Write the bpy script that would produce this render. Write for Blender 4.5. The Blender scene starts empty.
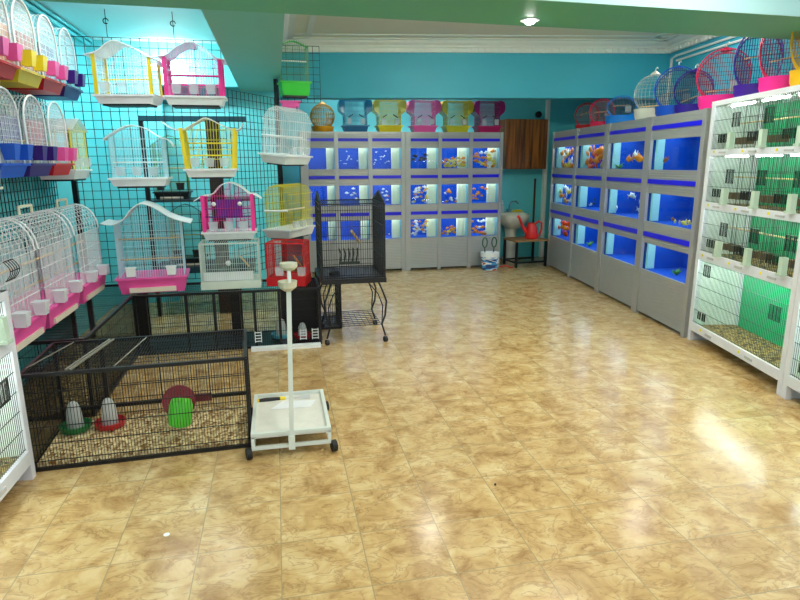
import bpy, math, random
from math import sin, cos, pi, sqrt, radians as R
from mathutils import Vector, Matrix
random.seed(11)
S = bpy.context.scene
COL = S.collection

# ------------------------------------------------------------------ materials
def lin(c):
    return tuple(((v/255)/12.92 if v/255 <= .04045 else ((v/255+.055)/1.055)**2.4) for v in c)
MATS = {}
def mat(name, rgb, rough=.45, metal=0., var=.12, scale=9., bump=0., spec=.5):
    if name in MATS: return MATS[name]
    m = bpy.data.materials.new(name); m.use_nodes = True
    nt = m.node_tree; b = nt.nodes['Principled BSDF']
    c = lin(rgb)
    tc = nt.nodes.new('ShaderNodeTexCoord'); nz = nt.nodes.new('ShaderNodeTexNoise')
    nz.inputs['Scale'].default_value = scale; nz.inputs['Detail'].default_value = 4
    nt.links.new(tc.outputs['Object'], nz.inputs['Vector'])
    mx = nt.nodes.new('ShaderNodeMix'); mx.data_type = 'RGBA'
    mx.inputs[6].default_value = (*[v*(1-var) for v in c], 1)
    mx.inputs[7].default_value = (*[min(1, v*(1+var)) for v in c], 1)
    nt.links.new(nz.outputs['Fac'], mx.inputs[0]); nt.links.new(mx.outputs[2], b.inputs['Base Color'])
    b.inputs['Roughness'].default_value = rough; b.inputs['Metallic'].default_value = metal
    b.inputs['Specular IOR Level'].default_value = spec
    if bump:
        bp = nt.nodes.new('ShaderNodeBump'); bp.inputs['Strength'].default_value = bump; bp.inputs['Distance'].default_value = .01
        nt.links.new(nz.outputs['Fac'], bp.inputs['Height']); nt.links.new(bp.outputs['Normal'], b.inputs['Normal'])
    MATS[name] = m
    return m
def clear(name, rgb, alpha):
    """thin clear plastic: part tinted gloss, part see-through"""
    if name in MATS: return MATS[name]
    m = bpy.data.materials.new(name); m.use_nodes = True
    nt = m.node_tree; b = nt.nodes['Principled BSDF']; out = nt.nodes['Material Output']
    b.inputs['Base Color'].default_value = (*lin(rgb), 1); b.inputs['Roughness'].default_value = .2
    t = nt.nodes.new('ShaderNodeBsdfTransparent'); x = nt.nodes.new('ShaderNodeMixShader')
    nz = nt.nodes.new('ShaderNodeTexNoise'); nz.inputs['Scale'].default_value = 14
    ma = nt.nodes.new('ShaderNodeMath'); ma.operation = 'MULTIPLY_ADD'
    ma.inputs[1].default_value = .15; ma.inputs[2].default_value = alpha-.075
    nt.links.new(nz.outputs['Fac'], ma.inputs[0]); nt.links.new(ma.outputs[0], x.inputs[0])
    nt.links.new(t.outputs[0], x.inputs[1]); nt.links.new(b.outputs[0], x.inputs[2]); nt.links.new(x.outputs[0], out.inputs[0])
    MATS[name] = m
    return m
def glass(name, tint=(1, 1, 1), gloss=.06):
    m = bpy.data.materials.new(name); m.use_nodes = True
    nt = m.node_tree; nt.nodes.remove(nt.nodes['Principled BSDF']); out = nt.nodes['Material Output']
    t = nt.nodes.new('ShaderNodeBsdfTransparent'); t.inputs[0].default_value = (*tint, 1)
    g = nt.nodes.new('ShaderNodeBsdfGlossy'); g.inputs['Roughness'].default_value = .02
    x = nt.nodes.new('ShaderNodeMixShader'); x.inputs[0].default_value = gloss
    nt.links.new(t.outputs[0], x.inputs[1]); nt.links.new(g.outputs[0], x.inputs[2]); nt.links.new(x.outputs[0], out.inputs[0])
    return m
def emit(name, rgb, s):
    if name in MATS: return MATS[name]
    m = bpy.data.materials.new(name); m.use_nodes = True
    b = m.node_tree.nodes['Principled BSDF']
    b.inputs['Base Color'].default_value = (.8, .8, .8, 1)
    b.inputs['Emission Color'].default_value = (*lin(rgb), 1); b.inputs['Emission Strength'].default_value = s
    MATS[name] = m
    return m
def ribbed(name, rgb, pitch, axis=2, rough=.35, metal=.3):
    m = mat(name, rgb, rough, metal, .06)
    nt = m.node_tree; b = nt.nodes['Principled BSDF']
    tc = nt.nodes.new('ShaderNodeTexCoord'); w = nt.nodes.new('ShaderNodeTexWave')
    w.bands_direction = 'XYZ'[axis]; w.inputs['Scale'].default_value = 2*pi/pitch/20
    nt.links.new(tc.outputs['Object'], w.inputs['Vector'])
    bp = nt.nodes.new('ShaderNodeBump'); bp.inputs['Strength'].default_value = .35; bp.inputs['Distance'].default_value = .006
    nt.links.new(w.outputs['Fac'], bp.inputs['Height']); nt.links.new(bp.outputs['Normal'], b.inputs['Normal'])
    return m

def floor_mat():
    m = bpy.data.materials.new('marble_tile'); m.use_nodes = True
    nt = m.node_tree; L = nt.links.new; N = nt.nodes.new; b = nt.nodes['Principled BSDF']
    tc = N('ShaderNodeTexCoord'); mp = N('ShaderNodeMapping')
    mp.inputs['Location'].default_value = (.054, -1.86+.324*20, 0)
    L(tc.outputs['Object'], mp.inputs[0])
    br = N('ShaderNodeTexBrick'); br.offset = 0; br.squash = 1
    br.inputs['Scale'].default_value = 1; br.inputs['Brick Width'].default_value = .3233; br.inputs['Row Height'].default_value = .324
    br.inputs['Mortar Size'].default_value = .0022; br.inputs['Mortar Smooth'].default_value = .3
    br.inputs['Color1'].default_value = (0, 0, 0, 1); br.inputs['Color2'].default_value = (1, 1, 1, 1); br.inputs['Mortar'].default_value = (.5, .5, .5, 1)
    L(mp.outputs[0], br.inputs['Vector'])
    # every tile takes its own slice of the marble
    sc = N('ShaderNodeVectorMath'); sc.operation = 'SCALE'; sc.inputs['Scale'].default_value = 3.
    L(br.outputs['Color'], sc.inputs[0])
    ad = N('ShaderNodeVectorMath'); L(tc.outputs['Object'], ad.inputs[0]); L(sc.outputs[0], ad.inputs[1])
    n1 = N('ShaderNodeTexNoise'); n1.inputs['Scale'].default_value = 7.5; n1.inputs['Detail'].default_value = 8; n1.inputs['Roughness'].default_value = .62; n1.inputs['Distortion'].default_value = .6
    L(ad.outputs[0], n1.inputs['Vector'])
    st = N('ShaderNodeMapping'); st.inputs['Rotation'].default_value = (0, 0, .6); st.inputs['Scale'].default_value = (1, 2.0, 1); L(ad.outputs[0], st.inputs[0])
    n2 = N('ShaderNodeTexNoise'); n2.inputs['Scale'].default_value = 6; n2.inputs['Detail'].default_value = 6; n2.inputs['Distortion'].default_value = 1.6
    L(st.outputs[0], n2.inputs['Vector'])
    r1 = N('ShaderNodeValToRGB'); e = r1.color_ramp.elements
    e[0].position = .3; e[0].color = (*lin((156, 118, 70)), 1); e[1].position = .72; e[1].color = (*lin((220, 196, 148)), 1)
    k = e.new(.5); k.color = (*lin((196, 163, 108)), 1)
    L(n1.outputs['Fac'], r1.inputs[0])
    r2 = N('ShaderNodeValToRGB'); e = r2.color_ramp.elements
    e[0].position = .47; e[0].color = (0, 0, 0, 1); e[1].position = .5; e[1].color = (1, 1, 1, 1)
    k = e.new(.53); k.color = (0, 0, 0, 1)
    L(n2.outputs['Fac'], r2.inputs[0])
    vm = N('ShaderNodeMath'); vm.operation = 'MULTIPLY'; vm.inputs[1].default_value = .5; L(r2.outputs[0], vm.inputs[0])
    m1 = N('ShaderNodeMix'); m1.data_type = 'RGBA'; L(vm.outputs[0], m1.inputs[0]); L(r1.outputs[0], m1.inputs[6]); m1.inputs[7].default_value = (*lin((128, 88, 48)), 1)
    m2 = N('ShaderNodeMix'); m2.data_type = 'RGBA'; L(br.outputs['Fac'], m2.inputs[0]); L(m1.outputs[2], m2.inputs[6]); m2.inputs[7].default_value = (*lin((150, 135, 100)), 1)
    L(m2.outputs[2], b.inputs['Base Color'])
    n3 = N('ShaderNodeTexNoise'); n3.inputs['Scale'].default_value = 5; L(tc.outputs['Object'], n3.inputs['Vector'])
    rr = N('ShaderNodeMapRange'); rr.inputs[3].default_value = .13; rr.inputs[4].default_value = .26; L(n3.outputs['Fac'], rr.inputs[0]); L(rr.outputs[0], b.inputs['Roughness'])
    b.inputs['Specular IOR Level'].default_value = .55
    bp = N('ShaderNodeBump'); bp.inputs['Strength'].default_value = .25; bp.inputs['Distance'].default_value = .002; bp.invert = True
    L(br.outputs['Fac'], bp.inputs['Height'])
    b2 = N('ShaderNodeBump'); b2.inputs['Strength'].default_value = .05; b2.inputs['Distance'].default_value = .02
    L(n3.outputs['Fac'], b2.inputs['Height']); L(bp.outputs['Normal'], b2.inputs['Normal']); L(b2.outputs['Normal'], b.inputs['Normal'])
    return m
def wood_mat():
    m = bpy.data.materials.new('brown_wood'); m.use_nodes = True
    nt = m.node_tree; L = nt.links.new; N = nt.nodes.new; b = nt.nodes['Principled BSDF']
    tc = N('ShaderNodeTexCoord'); mp = N('ShaderNodeMapping'); mp.inputs['Scale'].default_value = (26, 26, 1.2); L(tc.outputs['Object'], mp.inputs[0])
    n = N('ShaderNodeTexNoise'); n.inputs['Scale'].default_value = 1; n.inputs['Detail'].default_value = 5; L(mp.outputs[0], n.inputs['Vector'])
    r = N('ShaderNodeValToRGB'); e = r.color_ramp.elements
    e[0].position = .35; e[0].color = (*lin((70, 36, 14)), 1); e[1].position = .65; e[1].color = (*lin((165, 100, 42)), 1)
    L(n.outputs['Fac'], r.inputs[0]); L(r.outputs[0], b.inputs['Base Color']); b.inputs['Roughness'].default_value = .4
    return m
def bedding_mat(name, a, c):
    m = bpy.data.materials.new(name); m.use_nodes = True
    nt = m.node_tree; L = nt.links.new; N = nt.nodes.new; b = nt.nodes['Principled BSDF']
    tc = N('ShaderNodeTexCoord'); v = N('ShaderNodeTexVoronoi'); v.inputs['Scale'].default_value = 55; L(tc.outputs['Object'], v.inputs['Vector'])
    r = N('ShaderNodeValToRGB'); e = r.color_ramp.elements
    e[0].position = .2; e[0].color = (*lin(a), 1); e[1].position = .8; e[1].color = (*lin(c), 1)
    L(v.outputs['Color'], r.inputs[0]); L(r.outputs[0], b.inputs['Base Color']); b.inputs['Roughness'].default_value = .9
    bp = N('ShaderNodeBump'); bp.inputs['Distance'].default_value = .01; L(v.outputs['Distance'], bp.inputs['Height']); L(bp.outputs['Normal'], b.inputs['Normal'])
    return m

M_FLOOR = floor_mat(); M_WOOD = wood_mat()
M_TEAL = mat('teal_wall_paint', (98, 205, 213), .5, 0, .05, 2.5, .02)
M_TEAL_DEEP = mat('deep_teal_beam_paint', (58, 176, 202), .5, 0, .05, 2.5, .02)
M_SOFFIT = mat('green_teal_beam_paint', (94, 178, 138), .5, 0, .05, 2.5, .02)
M_CEIL = mat('pale_ceiling', (196, 206, 196), .7, 0, .05, 3)
M_CREAM = mat('cream_ceiling', (232, 226, 204), .7, 0, .05, 3)
M_PLASTER = mat('white_plaster', (236, 238, 232), .6, 0, .05, 6)
M_WHITE = mat('white_plastic', (240, 242, 242), .35)
M_WWIRE = mat('white_wire', (240, 244, 246), .35)
M_BLACK = mat('black_metal', (20, 20, 22), .4, .2)
M_BLACKP = mat('black_plastic', (18, 18, 20), .45)
M_DGRID = mat('dark_grid_wire', (14, 26, 34), .5, .2)
M_RACK = mat('white_painted_frame', (226, 228, 236), .4)
M_GREYWIRE = mat('grey_wire', (62, 70, 64), .4, .3)
M_GREY = ribbed('grey_ribbed_panel', (166, 167, 166), .022)
M_GREYS = mat('grey_aluminium', (172, 172, 170), .35, .4, .06)
M_BLUESTRIP = mat('cobalt_strip', (22, 12, 236), .35)
M_TANKBLUE = mat('tank_blue_backing', (5, 78, 182), .6, 0, .1, 3, 0, .2)
M_FILTER = mat('pale_filter_panel', (255, 252, 216), .45, 0, .06, 5)
M_TANKSIDE = mat('tank_side_panel', (150, 205, 225), .4, 0, .1, 4)
M_GLASS = glass('clear_glass', (.96, .99, 1), .02)
M_WATER = glass('tank_water', (.88, .95, 1), .005)
M_LED = emit('tank_led', (245, 250, 255), 4.2)
M_TUBE = emit('rack_tube', (238, 255, 246), 42)
M_CLEAR = clear('clear_cup', (238, 244, 248), .36)
M_RUBBER = mat('black_rubber', (14, 14, 15), .6)
M_PERCH = mat('wooden_perch', (214, 184, 130), .6)
M_BEDY = bedding_mat('straw_bedding', (150, 104, 50), (250, 230, 176))
M_BEDB = bedding_mat('dark_bedding', (52, 42, 22), (176, 150, 92))
M_CHROME = mat('chrome', (200, 200, 205), .15, 1)

# ------------------------------------------------------------------ mesh helpers
class MB:
    def __init__(s): s.v = []; s.f = []
    def add(s, v, f):
        o = len(s.v); s.v += [tuple(p) for p in v]; s.f += [tuple(i+o for i in q) for q in f]; return s
    def box(s, c, d, rz=0., taper=1.):
        x, y, z = d[0]/2, d[1]/2, d[2]/2; V = []
        for k, t in ((-z, taper), (z, 1.)):
            for a, b in ((-x, -y), (x, -y), (x, y), (-x, y)):
                a *= t; b *= t
                V.append((c[0]+a*cos(rz)-b*sin(rz), c[1]+a*sin(rz)+b*cos(rz), c[2]+k))
        return s.add(V, [(3, 2, 1, 0), (4, 5, 6, 7), (0, 1, 5, 4), (1, 2, 6, 5), (2, 3, 7, 6), (3, 0, 4, 7)])
    def bx(s, x0, x1, y0, y1, z0, z1): return s.box(((x0+x1)/2, (y0+y1)/2, (z0+z1)/2), (x1-x0, y1-y0, z1-z0))
    def tube(s, pts, r, n=4, closed=False, radii=None):
        P = [Vector(p) for p in pts]; m = len(P); V = []; F = []
        up = None
        for i, p in enumerate(P):
            a = P[i-1] if (i or closed) else p; b = P[(i+1) % m] if (i < m-1 or closed) else p
            t = (b-a).normalized()
            if up is None: up = Vector((0, 0, 1)) if abs(t.z) < .9 else Vector((0, 1, 0))
            u = (up-t*up.dot(t))
            if u.length < 1e-4: u = t.orthogonal()
            u.normalize(); up = u; w = t.cross(u)
            rr = radii[i] if radii else r
            for k in range(n):
                q = 2*pi*(k+.5)/n; V.append(p+(u*cos(q)+w*sin(q))*rr)
        for i in range(m if closed else m-1):
            j = (i+1) % m
            for k in range(n):
                l = (k+1) % n; F.append((i*n+k, i*n+l, j*n+l, j*n+k))
        if not closed: F += [tuple(range(n))[::-1], tuple(range((m-1)*n, m*n))]
        return s.add(V, F)
    def bar(s, a, b, r, n=4): return s.tube([a, b], r, n)
    def lathe(s, prof, c=(0, 0, 0), n=20, sx=1., sy=1.):
        V = []; F = []
        for r, z in prof:
            for k in range(n):
                q = 2*pi*k/n; V.append((c[0]+r*cos(q)*sx, c[1]+r*sin(q)*sy, c[2]+z))
        for i in range(len(prof)-1):
            for k in range(n):
                l = (k+1) % n; F.append((i*n+k, i*n+l, (i+1)*n+l, (i+1)*n+k))
        F.append(tuple(range(n))[::-1]); F.append(tuple(range((len(prof)-1)*n, len(prof)*n)))
        return s.add(V, F)
    def ball(s, c, r, n=12, sz=1.):
        return s.lathe([(max(1e-4, r*sin(pi*i/8)), -r*sz*cos(pi*i/8)) for i in range(9)], c, n)
    def sheet(s, prof, y0, y1, t):
        """profile (x,z) swept along y with thickness t (downwards)"""
        n = len(prof); V = []
        for y in (y0, y1):
            V += [(x, y, z) for x, z in prof]+[(x, y, z-t) for x, z in prof]
        F = []
        for i in range(n-1):
            a, b = i, i+1
            F += [(a, b, 2*n+b, 2*n+a), (n+a, 3*n+a, 3*n+b, n+b), (a, n+a, n+b, b), (2*n+a, 2*n+b, 3*n+b, 3*n+a)]
        F += [(0, 2*n, 3*n, n), (n-1, 2*n-1, 4*n-1, 3*n-1)]
        return s.add(V, F)
    def prism(s, poly, x0, x1):
        """polygon (y,z) swept along x"""
        n = len(poly); V = [(x0, y, z) for y, z in poly]+[(x1, y, z) for y, z in poly]
        F = [(i, (i+1) % n, n+(i+1) % n, n+i) for i in range(n)]+[tuple(range(n))[::-1], tuple(range(n, 2*n))]
        return s.add(V, F)
    def build(s, name, m, parent=None, smooth=False, loc=None, rz=0., label=None, kind=None):
        me = bpy.data.meshes.new(name); me.from_pydata(s.v, [], s.f); me.materials.append(m)
        if smooth:
            for p in me.polygons: p.use_smooth = True
            try: me.set_sharp_from_angle(angle=R(40))
            except Exception: pass
        me.update()
        o = bpy.data.objects.new(name, me); COL.objects.link(o)
        if parent: o.parent = parent
        if loc: o.location = loc
        if rz: o.rotation_euler.z = rz
        if label: o['label'] = label
        if kind: o['kind'] = kind
        return o
def frange(a, b, step):
    n = max(1, round((b-a)/step)); return [a+(b-a)*i/n for i in range(n+1)]
def thing(name, label, cat, loc=(0, 0, 0), rz=0., group=None):
    o = bpy.data.objects.new(name, None); o.empty_display_size = .05; COL.objects.link(o)
    o.location = loc; o.rotation_euler.z = rz; return tag(o, label, cat, group)
def tag(o, label, cat, group=None, kind=None):
    o['label'] = label; o['category'] = cat
    if group: o['group'] = group
    if kind: o['kind'] = kind
    return o
def struct(o): o['kind'] = 'structure'; return o
def dup(root, loc, rz, label, group=None):
    r = root.copy(); COL.objects.link(r); r.location = loc; r.rotation_euler.z = rz; r['label'] = label
    if group: r['group'] = group
    def rec(a, b):
        for ch in list(a.children):
            c = ch.copy(); COL.objects.link(c); c.parent = b; rec(ch, c)
    rec(root, r)
    return r
def wall_mesh(mb, P, Q, z0, z1, t):
    """upright slab from P to Q (xy), thickness t to the left of P->Q"""
    d = Vector((Q[0]-P[0], Q[1]-P[1])); d.normalize(); n = Vector((-d.y, d.x))*t
    a, b = Vector(P), Vector(Q); pts = [a, b, b+n, a+n]
    V = [(p.x, p.y, z) for z in (z0, z1) for p in pts]
    return mb.add(V, [(3, 2, 1, 0), (4, 5, 6, 7), (0, 1, 5, 4), (1, 2, 6, 5), (2, 3, 7, 6), (3, 0, 4, 7)])

# ------------------------------------------------------------------ camera
F, PITCH, YAW, ROLL = 594.22, .22640, .20065, -.0059
cam = bpy.data.cameras.new('camera'); cam.sensor_width = 36; cam.lens = F/800*36; cam.clip_start = .05
co = bpy.data.objects.new('camera', cam); COL.objects.link(co)
fw = Vector((sin(YAW)*cos(PITCH), cos(YAW)*cos(PITCH), -sin(PITCH))); rt = Vector((cos(YAW), -sin(YAW), 0)); up = rt.cross(fw)
a = rt*cos(ROLL)+up*sin(ROLL); b = -rt*sin(ROLL)+up*cos(ROLL)
mw = Matrix((a, b, -fw)).transposed().to_4x4(); mw.translation = (0, 0, 1.5); co.matrix_world = mw
S.camera = co

# ------------------------------------------------------------------ room shell
struct(MB().bx(-2.0, 5.6, -2., 9.3, -.06, 0).build('floor', M_FLOOR))
struct(MB().bx(-1.98, -1.80, -2., 9.2, 0, 3.05).build('wall_left', M_TEAL))
struct(MB().bx(-1.98, 5.6, 9.0, 9.15, 0, 3.05).build('wall_back', M_TEAL))
def wrx(y): return 5.0+.126*(y-7.29)
struct(wall_mesh(MB(), (wrx(9.1), 9.1), (wrx(-2), -2.), 0, 3.05, .15).build('wall_right', M_TEAL_DEEP))
struct(MB().bx(-1.80, -1.13, 6.86, 7.0, 0, 2.9).build('wall_alcove', M_TEAL))
struct(MB().bx(-1.13, -.34, 6.86, 7.0, 2.3, 2.9).build('wall_alcove', M_TEAL))
struct(MB().bx(-1.2, .05, 7.25, 7.35, 0, 2.9).build('wall_alcove', M_TEAL))
struct(MB().bx(-2.0, 4.7, -2., 3.1, 2.75, 2.85).build('ceiling', M_CEIL))
struct(MB().bx(-1.82, -.34, 3.1, 7.0, 2.72, 2.82).build('ceiling', mat('pale_cyan_ceiling', (190, 226, 228), .6, 0, .04, 3)))
struct(MB().bx(.0, 5.4, 3.1, 8.2, 2.97, 3.05).build('ceiling', M_CREAM))
struct(MB().bx(-1.82, -.34, 7.0, 9.1, 2.72, 2.8).build('ceiling', M_CEIL))
struct(MB().bx(-.34, 5.4, 8.18, 9.1, 2.72, 2.8).build('ceiling', M_CEIL))
# front cross beam, the beam running away from it, the blue beam at the back
m = MB(); V = []
for z in (2.3, 3.0):
    V += [(-1.82, 2.945, z), (4.7, 3.205, z), (4.7, 3.742, z), (-1.82, 3.50, z)]
m.add(V, [(3, 2, 1, 0), (4, 5, 6, 7), (0, 1, 5, 4), (1, 2, 6, 5), (2, 3, 7, 6), (3, 0, 4, 7)])
struct(m.build('trim_1', M_SOFFIT))
struct(wall_mesh(MB(), (-1.82, 2.934), (4.7, 3.194), 2.3, 2.75, .010).build('trim_11', mat('light_cyan_paint', (190, 236, 236), .5, 0, .04, 3)))
struct(MB().bx(-.345, .092, 3.56, 7.95, 2.301, 3.0).build('trim_2', mat('grey_teal_beam_paint', (112, 190, 178), .5, 0, .05, 2.5, .02)))
def by(x): return 7.94-.146*x
struct(wall_mesh(MB(), (-.35, by(-.35)), (5.2, by(5.2)), 2.3, 3.0, .22).build('trim_3', M_TEAL_DEEP))
# crown mouldings with dentils (profile swept along a wall)
def crown(P, Q, zb, inward, name):
    P, Q = Vector((*P, 0)), Vector((*Q, 0)); d = (Q-P).normalized(); n = Vector((*inward, 0)).normalized(); m = MB()
    prof = [(0, 0), (.03, 0), (.03, .05), (.05, .06), (.05, .075), (.10, .10), (.12, .125), (.19, .125), (.19, .15), (0, .15)]
    k = len(prof); V = [P+n*x+Vector((0, 0, zb+z)) for x, z in prof]+[Q+n*x+Vector((0, 0, zb+z)) for x, z in prof]
    m.add(V, [(i, (i+1) % k, k+(i+1) % k, k+i) for i in range(k)]+[tuple(range(k))[::-1], tuple(range(k, 2*k))])
    L = (Q-P).length; ang = math.atan2(d.y, d.x)
    for t in frange(.05, L-.05, .085):
        c = P+d*t+n*.04; m.box((c.x, c.y, zb+.027), (.045, .02, .045), ang)
    for t0 in (.33,):       # flat moulded band on the ceiling
        a0, b0 = P+n*t0, Q+n*t0
        V = [a0, b0, b0+n*.06, a0+n*.06]; V = [(v.x, v.y, z) for z in (zb+.128, zb+.155) for v in V]
        m.add(V, [(3, 2, 1, 0), (4, 5, 6, 7), (0, 1, 5, 4), (1, 2, 6, 5), (2, 3, 7, 6), (3, 0, 4, 7)])
    return struct(m.build(name, M_PLASTER))
crown((.095, by(.095)), (4.97, by(4.97)), 2.835, (-.144, -1), 'trim_4')
crown((4.985, by(4.97)), (wrx(3.8)-.005, 3.8), 2.835, (-1, .126), 'trim_5')
crown((.095, 7.9), (.095, 3.7), 2.835, (1, 0), 'trim_6')
# conduits on the right wall under the crown and down the corner
m = MB()
for dz, o in ((2.78, .02), (2.72, .02)):
    m.tube([(wrx(3.9)-o, 3.9, dz), (wrx(7.0)-o, 7.0, dz)], .013, 6)
m.tube([(wrx(7.0)-.02, 7.0, 2.78), (wrx(7.12)-.02, 7.12, 2.76), (wrx(7.14)-.02, 7.14, 2.2)], .016, 6)
struct(m.build('trim_7', M_PLASTER, smooth=True))
# white corner strip by the sink, corner cable of the left bay
struct(MB().bx(4.15, 4.20, 8.93, 8.999, 0, 2.5).build('trim_8', M_PLASTER))
struct(MB().tube([(-1.765, 3.6, 2.68), (-1.765, 6.85, 2.68)], .022, 6).tube([(-1.72, 3.6, 2.70), (-1.72, 6.85, 2.70)], .014, 6).build('trim_9', M_TEAL))
struct(MB().bx(4.205, 4.36, 8.96, 8.999, 0, 2.5).build('trim_10', M_TEAL))

# visible downlight in the front beam
t = thing('downlight', 'round white downlight recessed in the green beam overhead', 'ceiling light', (1.478, 3.47, 2.3))
MB().lathe([(.055, -.006), (.055, .0), (.035, .0), (.035, -.006)], n=20).build('rim', M_WHITE, t, True)
MB().lathe([(.006, -.026), (.022, -.022), (.032, -.012), (.034, -.004)], n=20).build('bulb', emit('downlight_glow', (255, 255, 250), 25), t)

# ------------------------------------------------------------------ fish tank cabinets
WZ = [(1.425, 1.70), (.935, 1.205), (.462, .725)]
SZ = [(1.79, 1.828), (1.295, 1.337), (.79, .835)]
TOP = 1.915
def cabinet(label, loc, rz, X1, wins, filt, depth=.5, fy=.43, side=None):
    c = thing('aquarium_cabinet', label, 'aquarium cabinet', loc, rz, 'grey cabinets of built in fish tanks')
    edges = [0.]+[x for w in wins for x in w]+[X1]
    ups = [(edges[i], edges[i+1]) for i in range(0, len(edges), 2)]
    MB().bx(0, X1, .012, depth, TOP-.02, TOP).build('top_board', M_GREYS, c)
    for a in (0, X1-.012): MB().bx(a, a+.012, .02, depth, 0, TOP-.02).build('end_panel', M_GREYS, c)
    for x0, x1 in ups:
        MB().bx(x0+.002, x1-.002, -.012, .02, 0, TOP).build('upright', M_GREYS, c)
    for x0, x1 in wins:
        zz = [(WZ[0][1], TOP-.02), (WZ[1][1], WZ[0][0]), (WZ[2][1], WZ[1][0]), (.03, WZ[2][0])]
        for k, (z0, z1) in enumerate(zz):
            p = MB().bx(x0, x1, 0, .018, z0, z1).build('plinth_panel' if k == 3 else 'fascia_panel', M_GREY, c)
            if k < 3:
                MB().bx(x0+.004, x1-.004, -.008, .0, *SZ[k]).build('trim_strip', M_BLUESTRIP, p, label='cobalt blue strip')
        for z0, z1 in WZ:
            zt = z1+.06
            tk = MB().bx(x0, x1, .44, .455, z0-.02, zt).bx(x0, x1, .03, .44, z0-.03, z0-.005).build('tank', M_TANKBLUE, c, label='blue backed glass tank')
            MB().bx(x0-.004, x0+.004, .03, .44, z0-.01, zt).build('side_glass', side or M_TANKSIDE, tk); MB().bx(x1-.004, x1+.004, .03, .44, z0-.01, zt).build('side_glass', side or M_TANKSIDE, tk)
            MB().bx(x0-.002, x1+.002, .020, .026, z0-.012, z1+.03).build('glass_pane', M_GLASS, tk)
            MB().bx(x0+.006, x1-.006, .032, .436, z0-.003, z1+.022).build('water', M_WATER, tk)
            f0, f1 = filt(x0, x1)
            m = MB().bx(f0, f1, .10 if fy == .15 else .045, fy, z0, z1+.03)
            m.bx(f0+(f1-f0)*.55, f0+(f1-f0)*.6, .091 if fy == .15 else .036, .10 if fy == .15 else .045, z0, z1+.02)
            m.build('filter_box', mat('pale_teal_filter', (150, 205, 200), .45) if side else M_FILTER, tk, label='pale filter compartment')
            MB().bx(x0+.02, x1-.02, .035, .30, zt-.025, zt-.01).build('light_strip', emit('tank_led_soft', (240, 250, 255), 2.8) if side else M_LED, tk)
    return c
BL = [(.10, .455), (.506, .915), (.967, 1.37)]
BR = [(.075, .472), (.521, .919), (.972, 1.37)]
cabB = [cabinet('grey aquarium cabinet on the back wall, left of the wide centre upright', (.33, 8.22, 0), 0, 1.425, BL, lambda a, b: (b-(b-a)*.28, b-.004), fy=.15),
        cabinet('grey aquarium cabinet on the back wall beside the sink', (1.755, 8.22, 0), 0, 1.42, BR, lambda a, b: (b-(b-a)*.32, b-.004), fy=.15)]
RD = Vector((-.1251, -.9921)); RN = Vector((.9921, -.1251)); RA = Vector((3.891, 8.12)); RZR = math.atan2(RD.y, RD.x)
R1W = [(.03, .87), (.95, 1.79)]; R2W = [(.06, .905), (1.02, 1.86)]
p2 = RA+RD*1.857
cabR = [cabinet('grey aquarium cabinet at the far end of the right wall', (*RA, 0), RZR, 1.853, R1W, lambda a, b: (a+.006, a+.07), fy=.14, side=M_TANKBLUE, depth=.85),
        cabinet('grey aquarium cabinet on the right wall next to the white wire rack', (*p2, 0), RZR, 1.915, R2W, lambda a, b: (a+.006, a+.03), fy=.12, side=M_TANKBLUE, depth=.85)]

# ------------------------------------------------------------------ fish
FC = {'orange': (255, 140, 24), 'yellow': (255, 208, 70), 'white': (245, 240, 230), 'red': (240, 70, 20), 'black': (14, 16, 30), 'brown': (150, 80, 30), 'silver': (190, 210, 230)}
FM = {}
def fish_mesh(col):
    if col in FM: return FM[col]
    m = MB(); prof = [(-.5, .01), (-.42, .09), (-.25, .17), (0, .2), (.2, .14), (.36, .06)]; n = 8; V = []; Fc = []
    for x, r in prof:
        for k in range(n):
            q = 2*pi*k/n; V.append((x, r*.5*cos(q), r*sin(q)))
    for i in range(len(prof)-1):
        for k in range(n): Fc.append((i*n+k, i*n+(k+1) % n, (i+1)*n+(k+1) % n, (i+1)*n+k))
    Fc += [tuple(range(n))[::-1], tuple(range((len(prof)-1)*n, len(prof)*n))]
    m.add(V, Fc)
    m.add([(.34, -.02, 0), (.34, .02, 0), (.62, .015, .2), (.62, -.015, .2), (.52, 0, 0), (.62, .015, -.2), (.62, -.015, -.2)],
          [(0, 3, 2, 1), (0, 4, 3), (1, 2, 4), (3, 4, 2), (0, 6, 4), (0, 1, 5, 6), (1, 4, 5), (4, 6, 5)])
    m.add([(-.15, -.012, .17), (-.15, .012, .17), (.18, .012, .12), (.18, -.012, .12), (.08, 0, .3)], [(0, 1, 2, 3), (0, 4, 1), (1, 4, 2), (2, 4, 3), (3, 4, 0)])
    me = bpy.data.meshes.new('fish'); me.from_pydata(m.v, [], m.f); me.materials.append(mat('fish_'+col, FC[col], .3, 0, .25, 30))
    for p in me.polygons: p.use_smooth = True
    FM[col] = me
    return me
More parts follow.
